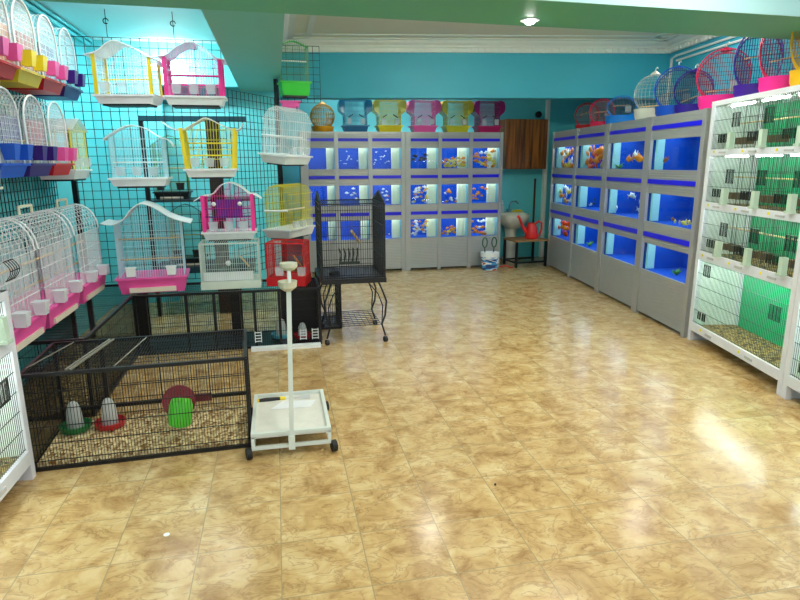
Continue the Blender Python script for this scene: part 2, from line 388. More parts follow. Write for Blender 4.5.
def fishes(loc, rz, win, row, n, cols, size, label, group, lo=0., hi=1., fx=(0., .68), cols_desc=None, ylim=(.05, .17)):
    x0, x1 = win; z0, z1 = WZ[row]; c, s = cos(rz), sin(rz); done = []; tries = 0
    while len(done) < n and tries < 4000:
        tries += 1
        x = x0+.04+(x1-x0-.06)*random.uniform(*fx); z = z0+.02+(z1-z0-.05)*random.uniform(lo, hi); y = random.uniform(*ylim)
        if any((x-a)**2+(z-b)**2+(y-d)**2*1 < (size*.62)**2 for a, b, d in done): continue
        done.append((x, z, y))
        o = bpy.data.objects.new('fish', fish_mesh(random.choice(cols))); COL.objects.link(o)
        o.location = (loc[0]+x*c-y*s, loc[1]+x*s+y*c, z)
        k = size*random.uniform(1.0, 1.35); o.scale = (k, k, k*1.4)
        o.rotation_euler = (0, random.uniform(-.35, .35), rz+random.choice((0, pi))+random.uniform(-.5, .5))
        tag(o, label, 'fish', group if n > 1 else None)
L1, L2 = (.33, 8.22), (1.755, 8.22)
RW = ['top', 'middle', 'bottom']
spec = [ # cabinet origin, rz, window, row, n, colours, size, lo, hi, adjective, where
 (L1, 0, BL[1], 0, 10, ['white'], .022, 0, 1, 'tiny white', 'second top tank from the left of the back wall'),
 (L1, 0, BL[2], 0, 14, ['white', 'silver'], .022, 0, 1, 'tiny silvery', 'third top tank from the left of the back wall'),
 (L2, 0, BR[0], 0, 6, ['black'], .06, .2, .95, 'black', 'top tank right of the back wall centre upright'),
 (L2, 0, BR[1], 0, 20, ['yellow', 'orange', 'yellow', 'white'], .058, 0, .55, 'yellow orange', 'top back tank second from the sink'),
 (L2, 0, BR[2], 0, 21, ['yellow', 'orange', 'orange', 'white'], .062, 0, .95, 'yellow and orange', 'top back tank nearest the sink'),
 (L1, 0, BL[1], 1, 5, ['yellow', 'white'], .045, .2, .95, 'pale', 'middle back tank behind the black stand cage'),
 (L1, 0, BL[2], 1, 10, ['white', 'orange', 'white'], .035, 0, .95, 'small white', 'middle tank left of the back wall centre upright'),
 (L2, 0, BR[0], 1, 25, ['white', 'white', 'yellow', 'orange'], .046, 0, 1, 'white and gold', 'middle tank right of the back wall centre upright'),
 (L2, 0, BR[1], 1, 9, ['orange', 'white', 'orange'], .048, 0, .9, 'orange', 'middle back tank second from the sink'),
 (L2, 0, BR[2], 1, 11, ['orange', 'orange', 'red'], .048, 0, .95, 'orange', 'middle back tank nearest the sink'),
 (L1, 0, BL[2], 2, 4, ['white', 'silver'], .03, 0, .9, 'small pale', 'bottom tank left of the back wall centre upright'),
 (L2, 0, BR[0], 2, 28, ['white', 'yellow', 'white', 'orange'], .046, 0, 1, 'white and gold', 'bottom tank right of the back wall centre upright'),
 (L2, 0, BR[1], 2, 12, ['orange', 'yellow', 'orange'], .055, 0, .55, 'orange', 'bottom back tank second from the sink'),
 (L2, 0, BR[2], 2, 17, ['orange', 'orange', 'white', 'red'], .055, 0, .9, 'orange', 'bottom back tank nearest the sink'),
 (RA, RZR, R1W[0], 0, 22, ['orange', 'yellow', 'orange', 'white'], .11, 0, 1, 'orange', 'farthest top tank on the right wall'),
 (RA, RZR, R1W[1], 0, 22, ['orange', 'yellow', 'orange', 'red'], .11, 0, 1, 'orange', 'second farthest top tank on the right wall'),
 (RA, RZR, R1W[0], 1, 14, ['orange', 'white', 'yellow'], .095, 0, 1, 'orange and white', 'farthest middle tank on the right wall'),
 (RA, RZR, R1W[1], 1, 4, ['silver', 'black'], .045, 0, .5, 'small dark', 'second farthest middle tank on the right wall'),
 (RA, RZR, R1W[0], 2, 9, ['red', 'orange', 'red'], .11, .1, .95, 'large red orange', 'farthest bottom tank on the right wall'),
 (p2, RZR, R2W[0], 0, 3, ['orange', 'white', 'orange'], .12, .2, .6, 'orange and white', 'top left tank of the nearer right cabinet'),
 (p2, RZR, R2W[0], 1, 6, ['white', 'white', 'silver'], .085, 0, .9, 'white', 'middle left tank of the nearer right cabinet'),
 (p2, RZR, R2W[1], 0, 1, ['brown'], .085, .3, .35, 'single brown', 'top tank beside the white wire rack'),
 (p2, RZR, R2W[1], 1, 7, ['yellow', 'yellow', 'brown'], .06, 0, .12, 'yellow', 'middle tank beside the white wire rack'),
]
for (o, rz, w, r, n, cs, sz, lo, hi, adj, where) in spec:
    right = rz != 0
    fx = (.07, .86) if right else (0., .95 if n > 9 and 'yellow' in cs and r == 0 else .66)
    if w is R2W[0] and r == 0: fx = (.32, .75)
    if w is R2W[1]: fx = (.10, .14) if r == 0 else (.3, .8)
    lab = f'{adj} fish in the {where}'
    fishes(o, rz, w, r, n, cs, sz, lab, f'{adj} fish in the {where}', lo, hi, fx, ylim=(.07, .11) if right else ((.05, .075) if fx[1] > .8 else (.05, .13)))

# water plants on the tank floors of the right wall
def plant(origin, rz, x, y, z, label):
    c, s = cos(rz), sin(rz); m = MB()
    for k in range(9):
        q = k*2.4; h = random.uniform(.03, .07); m.tube([(0, 0, 0), (.02*cos(q), .02*sin(q), h*.6), (.05*cos(q), .05*sin(q), h)], .006, 4, radii=[.004, .009, .002])
    o = m.build('water_plant', mat('plant_green', (70, 140, 40), .5), loc=(origin[0]+x*c-y*s, origin[1]+x*s+y*c, z))
    tag(o, label, 'plant')
plant(RA, RZR, 1.30, .10, .462, 'green water plant on the floor of the second farthest bottom tank, right wall')
plant(p2, RZR, 1.42, .15, .462, 'green water plant on the floor of the bottom tank beside the white rack')
plant(p2, RZR, .13, .10, 1.425, 'dark green plant in the corner of the top left tank, nearer right cabinet')

# ------------------------------------------------------------------ white wire racks
def rack(label, loc, rz, L, D, top, rails, ncomp, single_last=True, green_frac=0.):
    c = thing('wire_rack', label, 'cage rack', loc, rz)
    for x0 in (0, L-.045): 
        MB().bx(x0, x0+.045, -.01, .03, 0, top).build('upright', M_RACK, c)
        MB().bx(x0, x0+.045, D-.03, D, 0, top).build('upright', M_RACK, c)
        MB().prism([(.03, 0), (.20, 0), (.03, .10)] if x0 == 0 else [(.03, 0), (.20, 0), (.03, .10)], x0+.004, x0+.03).build('foot_bracket', M_RACK, c)
    MB().bx(.0, L, -.012, D, top-.035, top).build('top_board', M_RACK, c)
    side = mat('pale_side_panel', (236, 244, 238), .5); green = mat('green_back_panel', (22, 168, 112), .45)
    MB().bx(.004, .012, .03, D-.03, rails[-1][0], top-.035).build('side_panel', side, c, label='pale side panel')
    MB().bx(L-.012, L-.004, .03, D-.03, rails[-1][0], top-.035).build('side_panel', side, c, label='pale side panel')
    MB().bx(.01, L-.01, D-.012, D-.004, rails[-1][0], top-.035).build('back_panel', green if green_frac else side, c, label='green back panel' if green_frac else None)
    tops = [top-.035]+[r[0] for r in rails[:-1]]
    for k, (z0, z1) in enumerate(rails):
        zt = tops[k]
        n = 1 if (k == len(rails)-1 and single_last) else ncomp
        xs = [.045+(L-.09)*i/n for i in range(n+1)]
        MB().bx(.045, L-.045, .0, D-.015, z0, z0+.012).build('shelf', M_RACK, c)
        MB().bx(.02, L-.02, .03, D-.02, z0+.014, z0+.035).build('bedding', M_BEDB, c, kind='stuff')
        for i in range(n):
            dr = MB().bx(xs[i]+.002, xs[i+1]-.002, -.014, .006, z0, z1).build('drawer', M_RACK, c)
            xm = (xs[i]+xs[i+1])/2
            for q in ((xm,) if n > 1 else (xs[0]+(xs[1]-xs[0])*.25, xs[0]+(xs[1]-xs[0])*.72)):
                MB().bx(q-.045, q+.045, -.022, -.014, z0+(z1-z0)*.35, z0+(z1-z0)*.6).build('handle', mat('pale_handle', (190, 190, 190), .4), dr)
                MB().box((q-.13, -.016, z0+(z1-z0)*.6), (.018, .005, .018)).build('price_dot', mat('yellow_dot', (240, 220, 30), .6), dr, label='small yellow sticker')
            # wire front
            m = MB()
            for x in frange(xs[i], xs[i+1], .019): m.bar((x, .004, z1), (x, .004, zt), .0018)
            for z in frange(z1+.01, zt-.01, .10 if n > 1 else .105): m.bar((xs[i], 0, z), (xs[i+1], 0, z), .0022)
            wf = m.build('wire_front', M_GREYWIRE, c)
            # little service doors woven into the front
            for q, z, w, h in ((xs[i]+.10, z1+.05, .05, .06), (xs[i]+.17, z1+.05, .05, .06), (xs[i]+.28, z1+.16, .10, .10)) if n > 1 else ((xs[i]+.08, z1+.05, .045, .06), (xs[i]+.15, z1+.05, .045, .06), (xs[i]+.10, z1+.42 if zt-z1 > .48 else zt-.13, .10, .09), (xs[i+1]-.2, z1+.30, .12, .10)):
                if z+h > zt: continue
                d = MB()
                d.tube([(q, -.004, z), (q+w, -.004, z), (q+w, -.004, z+h), (q, -.004, z+h)], .004, 4, closed=True)
                for g in frange(q, q+w, .0125)[1:-1]: d.bar((g, -.004, z), (g, -.004, z+h), .002)
                d.build('service_door', M_BLACK, wf)
            if n > 1:
                if i:
                    m = MB()
                    for y_ in frange(.02, D-.02, .03): m.bar((xs[i], y_, z1), (xs[i], y_, zt), .0016)
                    for z_ in frange(z1, zt, .12): m.bar((xs[i], .02, z_), (xs[i], D-.02, z_), .0016)
                    m.build('wire_divider', M_GREYWIRE, c)
                MB().tube([(xs[i]+.05, .10, zt-.008), (xs[i+1]-.05, .10, zt-.008)], .006, 8).build('lamp_tube', M_TUBE, c)
                m = MB().bx(xs[i+1]-.115, xs[i+1]-.07, -.04, -.006, z1+.005, z1+.12); m.bx(xs[i+1]-.12, xs[i+1]-.065, -.05, -.004, z1-.002, z1+.014)
                m.build('feeder', clear('pale_green_feeder', (215, 235, 215), .75), c, label='pale green feeder')
                for g in (0, 1): MB().box((xs[i]+.20+g*.09, .12, z1+.06), (.05, .07, .05)).build('nest_box', mat('nest_brown', (110, 90, 62), .7), c)
                MB().bar((xs[i]+.02, .2, z1+.2), (xs[i+1]-.02, .2, z1+.2), .006, 6).build('perch', M_PERCH, c)
            else:
                MB().tube([(xs[i]+.10, .10, zt-.02), (xs[i+1]-.10, .10, zt-.02)], .011, 8).build('lamp_tube', M_TUBE, c)
    return c
KD = Vector((-.2074, -.9783)); KZ = math.atan2(KD.y, KD.x)
RAILS = [(1.544, 1.59), (1.126, 1.177), (.708, .776), (.096, .165)]
rk = rack('tall white rack of wire fronted bird cages, green backed, beside the fish tanks', (3.438, 4.352, 0), KZ, 1.31, .40, 1.96, RAILS, 3, True, 1.)
q = Vector((3.438, 4.352))+KD*1.315
dup(rk, (*q, 0), KZ, 'second white wire rack, only its edge showing at the right border of the photo')
rack('low white wire fronted rack in the left foreground corner', (-1.25, 1.72, 0), R(90), 1.27, .42, .94, [(.665, .725), (.085, .155)], 2, True, 0.)

# ------------------------------------------------------------------ bird cage builders (local: front is -y, z=0 under the tray)
def frustum(m, W, D, z0, z1, tw=.9, td=.85, rim=.012):
    a, b = W/2, D/2
    V = [(sx*a*tw, sy*b*td, z0) for sx, sy in ((-1, -1), (1, -1), (1, 1), (-1, 1))]+[(sx*a, sy*b, z1) for sx, sy in ((-1, -1), (1, -1), (1, 1), (-1, 1))]
    m.add(V, [(3, 2, 1, 0), (4, 5, 6, 7), (0, 1, 5, 4), (1, 2, 6, 5), (2, 3, 7, 6), (3, 0, 4, 7)])
    m.box((0, 0, z1), (W+rim*2, D+rim*2, .014))
    return m
def interp(prof, x):
    for (a, za), (b, zb) in zip(prof, prof[1:]):
        if a <= x <= b: return za+(zb-za)*(x-a)/(b-a)
    return prof[0][1] if x < prof[0][0] else prof[-1][1]
def smooth_prof(pts, n=5):
    """Catmull-Rom through (x,z) points"""
    P = [pts[0]]+list(pts)+[pts[-1]]; out = []
    for i in range(1, len(P)-2):
        for k in range(n):
            t = k/n; out.append(tuple(.5*((2*P[i][j])+(-P[i-1][j]+P[i+1][j])*t+(2*P[i-1][j]-5*P[i][j]+4*P[i+1][j]-P[i+2][j])*t*t+(-P[i-1][j]+3*P[i][j]-3*P[i+1][j]+P[i+2][j])*t**3) for j in (0, 1)))
    out.append(pts[-1]); return out
def roof_cage(name, label, cat, loc, rz, W, D, th, roof, tray, wire, post=None, roofm=None, cups=3, cupm=None, perch=None, perch_z=(.5,), step=.02, wr=.0017, slot=True, lean=1., group=None, dots=False, backm=None, roofd=1.25, post_w=.028, rt_=.008):
    """hanging cage with a bent sheet roof"""
    c = thing(name, label, cat, loc, rz, group); roof = smooth_prof(roof)
    t = frustum(MB(), W*1.08, D*1.12, .014 if slot else 0, th).build('tray', tray, c)
    if slot: MB().box((0, 0, .008), (W*.86, D*.86, .016)).build('tray_base', M_BLACKP, t, label='black tray base')
    else: MB().box((0, -D*.545, th*.25), (W*.72, .02, th*.3)).build('drawer', mat('cream_drawer', (238, 222, 200), .5), t, label='cream drawer front')
    m = MB(); w2, d2 = W/2, D/2
    for x in frange(-w2, w2, step):
        zt = interp(roof, x*lean)
        for y in (-d2, d2): m.bar((x, y, th), (x*lean, y, zt), wr)
    ze = [interp(roof, s*w2) for s in (-1, 1)]
    for y in frange(-d2, d2, step):
        m.bar((-w2, y, th), (-w2*lean, y, ze[0]), wr); m.bar((w2, y, th), (w2*lean, y, ze[1]), wr)
    zm = min(ze)
    for z in frange(th+.005, zm-.01, .085):
        k = 1+(lean-1)*(z-th)/(zm-th)
        m.tube([(-w2*k, -d2-.002, z), (w2*k, -d2-.002, z), (w2*k, d2+.002, z), (-w2*k, d2+.002, z)], wr*1.15, 4, closed=True)
    m.build('wire_body', wire, c)
    MB().sheet(roof, -d2*roofd, d2*roofd, rt_).build('roof', roofm or M_WHITE, c, True)
    if post:
        for s in (-1, 1):
            for y in (-d2-.004, d2+.004):
                zt = interp(roof, s*w2); a0, a1 = s*w2, s*w2*lean; h = post_w/2
                MB().add([(a0-h, y-.003, th), (a0+h, y-.003, th), (a0+h, y+.003, th), (a0-h, y+.003, th), (a1-h, y-.003, zt), (a1+h, y-.003, zt), (a1+h, y+.003, zt), (a1-h, y+.003, zt)],
                         [(3, 2, 1, 0), (4, 5, 6, 7), (0, 1, 5, 4), (1, 2, 6, 5), (2, 3, 7, 6), (3, 0, 4, 7)]).build('corner_post', post, c)
    for i in range(cups):
        x = -w2*.62+W*.62*i/max(1, cups-1)
        k = MB().box((x, -d2-.022, th+.055), (.072, .045, .065), taper=.85); k.box((x, -d2-.022, th+.09), (.08, .05, .008))
        k.build('feeder_cup', cupm or M_CLEAR, c)
    for pz in perch_z:
        z = th+(zm-th)*pz; MB().bar((-w2, 0, z), (w2, 0, z), .007, 6).build('perch', perch or M_PERCH, c)
    if dots:
        for s in (-.55, .5): MB().ball((s*w2, -d2-.01, th+.24), .018).build('door_knob', M_WHITE, c, True)
    return c
M_YEL = mat('yellow_plastic', (246, 214, 30), .4); M_PINK = mat('pink_plastic', (250, 50, 150), .4); M_HOT = mat('hot_pink_tray', (252, 92, 172), .4)
M_RED = mat('red_plastic', (206, 18, 28), .4); M_BLUE = mat('blue_plastic', (16, 84, 205), .4); M_PURP = mat('purple_plastic', (54, 16, 122), .4)
M_LBLUE = mat('pale_blue_plastic', (150, 220, 245), .4); M_GREENP = mat('green_plastic', (40, 190, 40), .4)
M_PWIRE = mat('pink_wire', (250, 120, 190), .4); M_YWIRE = mat('yellow_wire', (222, 210, 70), .4); M_BWIRE = mat('pale_blue_wire', (200, 236, 248), .4)
HG = 'cages hung on the dark wire grid'
GY = 5.345      # centre depth of the cages hooked on the big grid at y = 5.5
roof_cage('bird_cage', 'white and yellow hanging cage under a peaked white roof, top left on the grid', 'bird cage', (-1.115, GY, 1.955), R(-8), .42, .22, .075,
          [(-.27, .375), (-.17, .40), (-.05, .475), (.08, .44), (.2, .37), (.26, .345), (.30, .29)], M_WHITE, M_WWIRE, M_YEL, cups=3, perch=M_YEL, perch_z=(.45,), group=HG)
roof_cage('bird_cage', 'white hanging bird cage with bright pink corner posts, top right on the grid', 'bird cage', (-.605, GY, 1.952), 0, .42, .22, .075,
          [(-.26, .375), (-.19, .385), (-.1, .45), (0, .485), (.1, .445), (.19, .375), (.26, .36)], M_WHITE, M_PWIRE, M_PINK, roofm=clear('pale_pink_roof', (250, 215, 235), .8), cups=3, perch=M_PINK, perch_z=(.35, .6), group=HG, post_w=.03)
roof_cage('bird_cage', 'pale blue hanging bird cage with a curved white strip roof, left of the yellow cage', 'bird cage', (-1.09, GY, 1.315), 0, .40, .22, .075,
          [(-.25, .385), (-.19, .43), (-.06, .495), (.06, .48), (.17, .41), (.24, .385), (.28, .33)], M_WHITE, M_BWIRE, None, cups=3, perch=M_WHITE, perch_z=(.4,), group=HG, roofd=.5)
roof_cage('bird_cage', 'yellow hanging bird cage with an upturned pagoda style white roof', 'bird cage', (-.525, GY, 1.382), 0, .37, .22, .075,
          [(-.36, .46), (-.29, .41), (-.2, .40), (-.1, .45), (-.01, .49), (.1, .44), (.2, .40), (.25, .405), (.275, .45)], M_WHITE, M_YWIRE, M_YEL, cups=3, perch=M_YEL, perch_z=(.35, .65), lean=1.14, group=HG, roofd=.7)
pw = roof_cage('bird_cage', 'hot pink hanging cage with a white arch roof, above the silver box cage', 'bird cage', (-.41, GY, .86), 0, .40, .22, .075,
          [(-.27, .345), (-.2, .385), (-.12, .40), (-.05, .47), (.03, .492), (.11, .46), (.18, .40), (.23, .39), (.28, .355)], M_WHITE, M_PINK, M_PINK, cups=3, perch=M_PURP, perch_z=(.4, .62), group=HG, dots=True, roofd=1.)
MB().box((0, .09, .26), (.22, .006, .16)).build('backdrop', mat('violet_panel', (120, 40, 170), .5), pw)
# cages standing on the black cage row
roof_cage('bird_cage', 'large white cage with a wavy white roof on a pink tray atop the black cages', 'bird cage', (-1.03, 5.17, .487), R(5), .485, .32, .125,
          [(-.33, .575), (-.245, .565), (-.17, .60), (-.10, .68), (-.03, .72), (.06, .69), (.16, .62), (.25, .58), (.33, .56)], M_HOT, M_BWIRE, None, cups=2, cupm=M_WHITE, perch_z=(.3, .68), slot=False, step=.018, roofd=1.15)
def box_cage(name, label, loc, rz, W, D, H, wire, frame, tray, th=.05, step=.018, cups=0, fr=.008, group=None, wr=.0018):
    c = thing(name, label, 'bird cage', loc, rz, group); w2, d2 = W/2, D/2
    MB().box((0, 0, th/2), (W+.02, D+.02, th)).build('tray', tray, c)
    m = MB()
    for z in (th, H):
        m.tube([(-w2, -d2, z), (w2, -d2, z), (w2, d2, z), (-w2, d2, z)], fr, 4, closed=True)
    for sx in (-1, 1):
        for sy in (-1, 1): m.bar((sx*w2, sy*d2, th), (sx*w2, sy*d2, H), fr)
    m.build('frame', frame, c)
    m = MB()
    for x in frange(-w2, w2, step):
        m.bar((x, -d2, th), (x, -d2, H), wr); m.bar((x, d2, th), (x, d2, H), wr); m.bar((x, -d2, H), (x, d2, H), wr)
    for y in frange(-d2, d2, step):
        m.bar((-w2, y, th), (-w2, y, H), wr); m.bar((w2, y, th), (w2, y, H), wr)
    for z in frange(th, H, .11): m.tube([(-w2, -d2, z), (w2, -d2, z), (w2, d2, z), (-w2, d2, z)], wr*1.3, 4, closed=True)
    m.build('wire_body', wire, c)
    for i in range(cups):
        x = -w2*.3+W*.6*i/max(1, cups-1); MB().box((x, -d2-.02, th+.06), (.07, .045, .07), taper=.85).build('feeder_cup', M_CLEAR, c)
    MB().bar((w2*.35, -d2*.4, th+(H-th)*.62), (w2*.62, d2*.2, th+(H-th)*.3), .008, 6).build('perch', M_PERCH, c)
    return c
sb = box_cage('bird_cage', 'low silver white box cage standing on the black cage row, under the hot pink cage', (-.405, 5.14, .495), 0, .46, .28, .375, mat('silver_wire', (200, 214, 206), .35, .4), mat('silver_frame', (205, 214, 205), .35, .4), mat('cream_tray', (214, 222, 206), .4), .06)
MB().box((-.02, -.1, .1), (.4, .02, .07)).build('front_sill', M_WHITE, sb)
MB().ball((-.02, -.05, .2), .022).build('white_dish', M_WHITE, sb, True)
box_cage('bird_cage', 'small red wire box cage standing behind the white pole', (.07, 5.12, .495), R(-14), .31, .24, .36, M_RED, M_RED, M_RED, .07, .017, 2)
# two cages on the slanted grid by the beam
SZ_ = math.atan2(.852, .524)       # their fronts look to the right
def mesh_roof_cage(label, loc, rz, W, D, th, H, rise, wire, tray, perchm, group=None, handle=False):
    c = thing('bird_cage', label, 'bird cage', loc, rz, group); w2, d2 = W/2, D/2; wr = .0018
    t = frustum(MB(), W*1.08, D*1.12, .014, th).build('tray', tray, c)
    MB().box((0, 0, .008), (W*.8, D*.8, .016)).build('tray_base', M_BLACKP, t, label='black tray base')
    m = MB()
    for x in frange(-w2, w2, .02):
        m.bar((x, -d2, th), (x, -d2, H), wr); m.bar((x, d2, th), (x, d2, H), wr)
        m.tube([(x, -d2*1.1, H), (x, -d2*.6, H+rise*.75), (x, 0, H+rise), (x, d2*.6, H+rise*.75), (x, d2*1.1, H)], wr, 4)
    for y in frange(-d2, d2, .02):
        for s in (-1, 1): m.bar((s*w2, y, th), (s*w2, y, H+rise*(1-(y/d2)**2)), wr)
    for z in frange(th, H, .085): m.tube([(-w2, -d2, z), (w2, -d2, z), (w2, d2, z), (-w2, d2, z)], wr*1.2, 4, closed=True)
    for f, g in ((-1.1, 0), (-.6, .75), (0, 1), (.6, .75), (1.1, 0)): m.bar((-w2, d2*f, H+rise*g), (w2, d2*f, H+rise*g), wr*1.3)
    m.build('wire_body', wire, c)
    for i in range(3):
        x = -w2*.6+W*.6*i/2; MB().box((x, -d2-.02, th+.05), (.07, .04, .06), taper=.85).build('feeder_cup', M_CLEAR, c)
    MB().bar((-w2*1.05, -d2*.3, th+(H-th)*.55), (w2, -d2*.3, th+(H-th)*.55), .009, 6).build('perch', perchm, c)
    MB().bar((-w2-.01, -d2, th+(H-th)*.55), (-w2-.01, d2, th+(H-th)*.55), .009, 6).build('perch', perchm, c)
    return c
wmc = mesh_roof_cage('white wire bird cage hung beside the beam corner, above the yellow wire cage', (.10, 5.91, 1.49), SZ_, .44, .25, .09, .40, .12, M_WWIRE, M_WHITE, M_WHITE, 'cages on the slanted grid')
wmc.rotation_euler = (R(6), 0, SZ_)
mesh_roof_cage('pale yellow wire bird cage hung beside the beam corner, above the red box cage', (.11, 5.91, .80), SZ_, .46, .25, .09, .42, .09, M_YWIRE, M_WHITE, M_WHITE, 'cages on the slanted grid')
# green and pink trays hung at the top of the small grid
box = roof_cage('bird_cage', 'small bird cage with a lime green tray at the top of the narrow grid', 'bird cage', (.215, 6.0, 2.11), R(8), .25, .18, .13, [(-.14, .45), (0, .5), (.14, .45)], M_GREENP, mat('green_wire', (60, 130, 90), .4), None, roofm=M_GREENP, cups=0, perch=M_WHITE, perch_z=(.6,), slot=True, rt_=.004, roofd=.3)
c = thing('seed_tray', 'small pink seed tray on black hooks under the lime green tray cage', 'tray', (.17, 6.05, 2.0))
frustum(MB(), .17, .12, .02, .075).build('tray', M_HOT, c)
for a, b_ in (((-.06, -.05, -.02), (-.06, -.05, .03)), ((.06, -.05, -.02), (.06, -.05, .03)), ((-.08, .06, .07), (-.08, .12, .09))): MB().bar(a, b_, .005).build('hook', M_BLACK, c)

# arched cages on the left wall, facing right (+x)
def arch_cage(label, loc, tray, cupm, wire, tint, W=.34, D=.24, H=.50, group=None):
    c = thing('bird_cage', label, 'bird cage', loc, R(90), group); th = .075; w2, d2 = W/2, D/2; r = .0015
    frustum(MB(), W*1.1, D*1.15, 0, th, .86, .8).build('tray', tray, c)
    arch = lambda x: H-.17+.17*sqrt(max(0, 1-(x/w2)**2))
    m = MB()
    for x in frange(-w2, w2, .018):
        for y in (-d2, d2): m.bar((x, y, th), (x, y, arch(x)), r)
    for y in frange(-d2, d2, .022):
        m.tube([(-w2, y, th)]+[(w2*-cos(pi*k/10), y, arch(-w2*cos(pi*k/10))) for k in range(11)]+[(w2, y, th)], r, 4)
    for z in frange(th+.02, H-.02, .035):
        xx = w2 if z < H-.17 else w2*sqrt(max(0, 1-((z-H+.17)/.17)**2))
        for y in (-d2, d2): m.bar((-xx, y, z), (xx, y, z), r*.9)
    m.build('wire_body', wire, c)
    MB().tube([(-w2, -d2-.006, th)]+[(w2*-cos(pi*k/12), -d2-.006, arch(-w2*cos(pi*k/12))) for k in range(13)]+[(w2, -d2-.006, th)], .006, 6).build('front_arch', M_WHITE, c, True)
    for s in (-.5, .5):
        k = MB(); k.box((s*w2*1.1, -d2-.04, th+.07), (.085, .08, .09), taper=.7); k.build('feeder_cup', cupm, c)
    MB().box((0, .02, th+.17), (W*.8, .02, .26)).build('inner_panel', tint, c)
    MB().bar((-w2, 0, th+.15), (w2, 0, th+.15), .006, 6).build('perch', M_PERCH, c)
    return c
def tintm(n, rgb): return clear(n, rgb, .8)
XL = -1.618
LG = 'arched white cages in the upper row on the left wall'; LG2 = 'arched white cages in the lower row on the left wall'
arch_cage('arched cage with red tray and pink cups, upper left wall at the photo border', (XL, 3.97, 1.995), M_RED, M_HOT, M_WWIRE, tintm('red_tint', (230, 90, 90)), group=LG)
arch_cage('arched white cage with a yellow tray and yellow cups, upper row on the left wall', (XL, 4.37, 1.995), M_YEL, M_YEL, M_WWIRE, tintm('orange_tint', (240, 160, 60)), group=LG)
arch_cage('arched cage with red tray and pink cups, between the yellow and purple tray cages', (XL, 4.78, 1.995), M_RED, M_HOT, M_WWIRE, tintm('pink_tint', (230, 60, 110)), group=LG)
arch_cage('arched white cage with a purple tray and cups, upper row end nearest the grid', (XL, 5.19, 1.995), M_PURP, M_PURP, M_WWIRE, tintm('blue_tint', (40, 70, 170)), group=LG)
arch_cage('arched white cage with a blue tray and blue cups, lower row on the left wall', (XL, 3.92, 1.43), M_BLUE, M_BLUE, M_WWIRE, tintm('blue_tint', (40, 70, 170)), group=LG2)
arch_cage('arched white cage with a purple tray and cups, lower row beside the blue one', (XL, 4.34, 1.43), M_PURP, M_PURP, M_WWIRE, tintm('violet_tint', (90, 60, 160)), group=LG2)
arch_cage('arched white cage with a red tray and pink cups, lower row on the left wall', (XL, 4.75, 1.43), M_RED, M_HOT, M_WWIRE, tintm('rose_tint', (220, 60, 90)), group=LG2)
roof_cage('bird_cage', 'white and pale yellow cage with white tray ending the lower left row', 'bird cage', (XL, 5.19, 1.38), R(90), .36, .24, .08,
          [(-.2, .38), (-.1, .43), (0, .47), (.1, .43), (.2, .38)], M_WHITE, mat('pale_yellow_wire', (240, 236, 170), .4), M_YWIRE, roofm=clear('clear_roof', (240, 246, 240), .45), cups=2, perch=M_YEL, perch_z=(.4,), slot=True)
# long pink tray cages on the left, facing right
def barrel_cage(label, loc, W, D=.30, group=None):
    c = thing('bird_cage', label, 'bird cage', loc, R(90), group); th = .13; H = .50; rise = .19; w2, d2 = W/2, D/2; r = .0018
    t = frustum(MB(), W*1.0, D*1.12, 0, th, .9, .88, .015).build('tray', M_HOT, c)
    MB().box((0, -D*.56+.012, .03), (W*.7, .02, .035)).build('drawer', mat('cream_drawer', (238, 222, 200), .5), t, label='cream drawer front')
    m = MB()
    arc = [(-d2*cos(pi*k/10), H+rise*sin(pi*k/10)) for k in range(11)]
    for x in frange(-w2*.96, w2*.96, .0175):
        for y in (-d2, d2): m.bar((x, y, th), (x, y, H), r)
    for x in frange(-w2*.96, w2*.96, .07): m.tube([(x, y, z) for y, z in arc], r, 4)
    for k in range(19):
        y, z = -d2*cos(pi*k/18), H+rise*sin(pi*k/18); m.bar((-w2*.96, y, z), (w2*.96, y, z), r*1.05)
    for y in frange(-d2, d2, .02):
        for s in (-1, 1): m.bar((s*w2*.96, y, th), (s*w2*.96, y, H+rise*sqrt(max(0, 1-(y/d2)**2))), r)
    for z in frange(th+.01, H, .12): m.tube([(-w2*.96, -d2, z), (w2*.96, -d2, z), (w2*.96, d2, z), (-w2*.96, d2, z)], r*1.4, 4, closed=True)
    m.build('wire_body', M_WWIRE, c)
    for s in (-1, 1): MB().tube([(s*w2*.96, y, z) for y, z in arc], .006, 6).build('roof_hoop', M_WHITE, c, True)
    MB().tube([(-.10, 0, H+rise), (-.10, 0, H+rise+.05), (.10, 0, H+rise+.05), (.10, 0, H+rise)], .010, 6).build('handle', mat('cream_handle', (236, 232, 205), .4), c, True, label='cream carrying handle')
    for x in (-w2*.52, w2*.48):
        k = MB().box((x, -d2-.042, th+.045), (.07, .07, .07), taper=.8); k.box((x, -d2-.04, th+.084), (.076, .076, .010)); k.build('feeder_cup', clear('milky_cup', (246, 246, 250), .82), c)
    for z, y in ((th+.1, .02), (th+.27, -.03)): MB().bar((-w2*.9, y, z), (w2*.9, y, z), .008, 6).build('perch', M_PERCH, c)
    return c
PG = 'white barrel roofed cages on pink trays'
barrel_cage('white barrel roofed cage on a pink tray, half hidden behind the low white rack', (-1.575, 3.60, .508), .56, group=PG)
barrel_cage('white barrel roofed cage on a pink tray, middle of three along the left wall', (-1.575, 4.22, .508), .62, group=PG)
barrel_cage('white barrel roofed cage on a pink tray, end of the row nearest the wire grid', (-1.575, 4.90, .508), .62, group=PG)

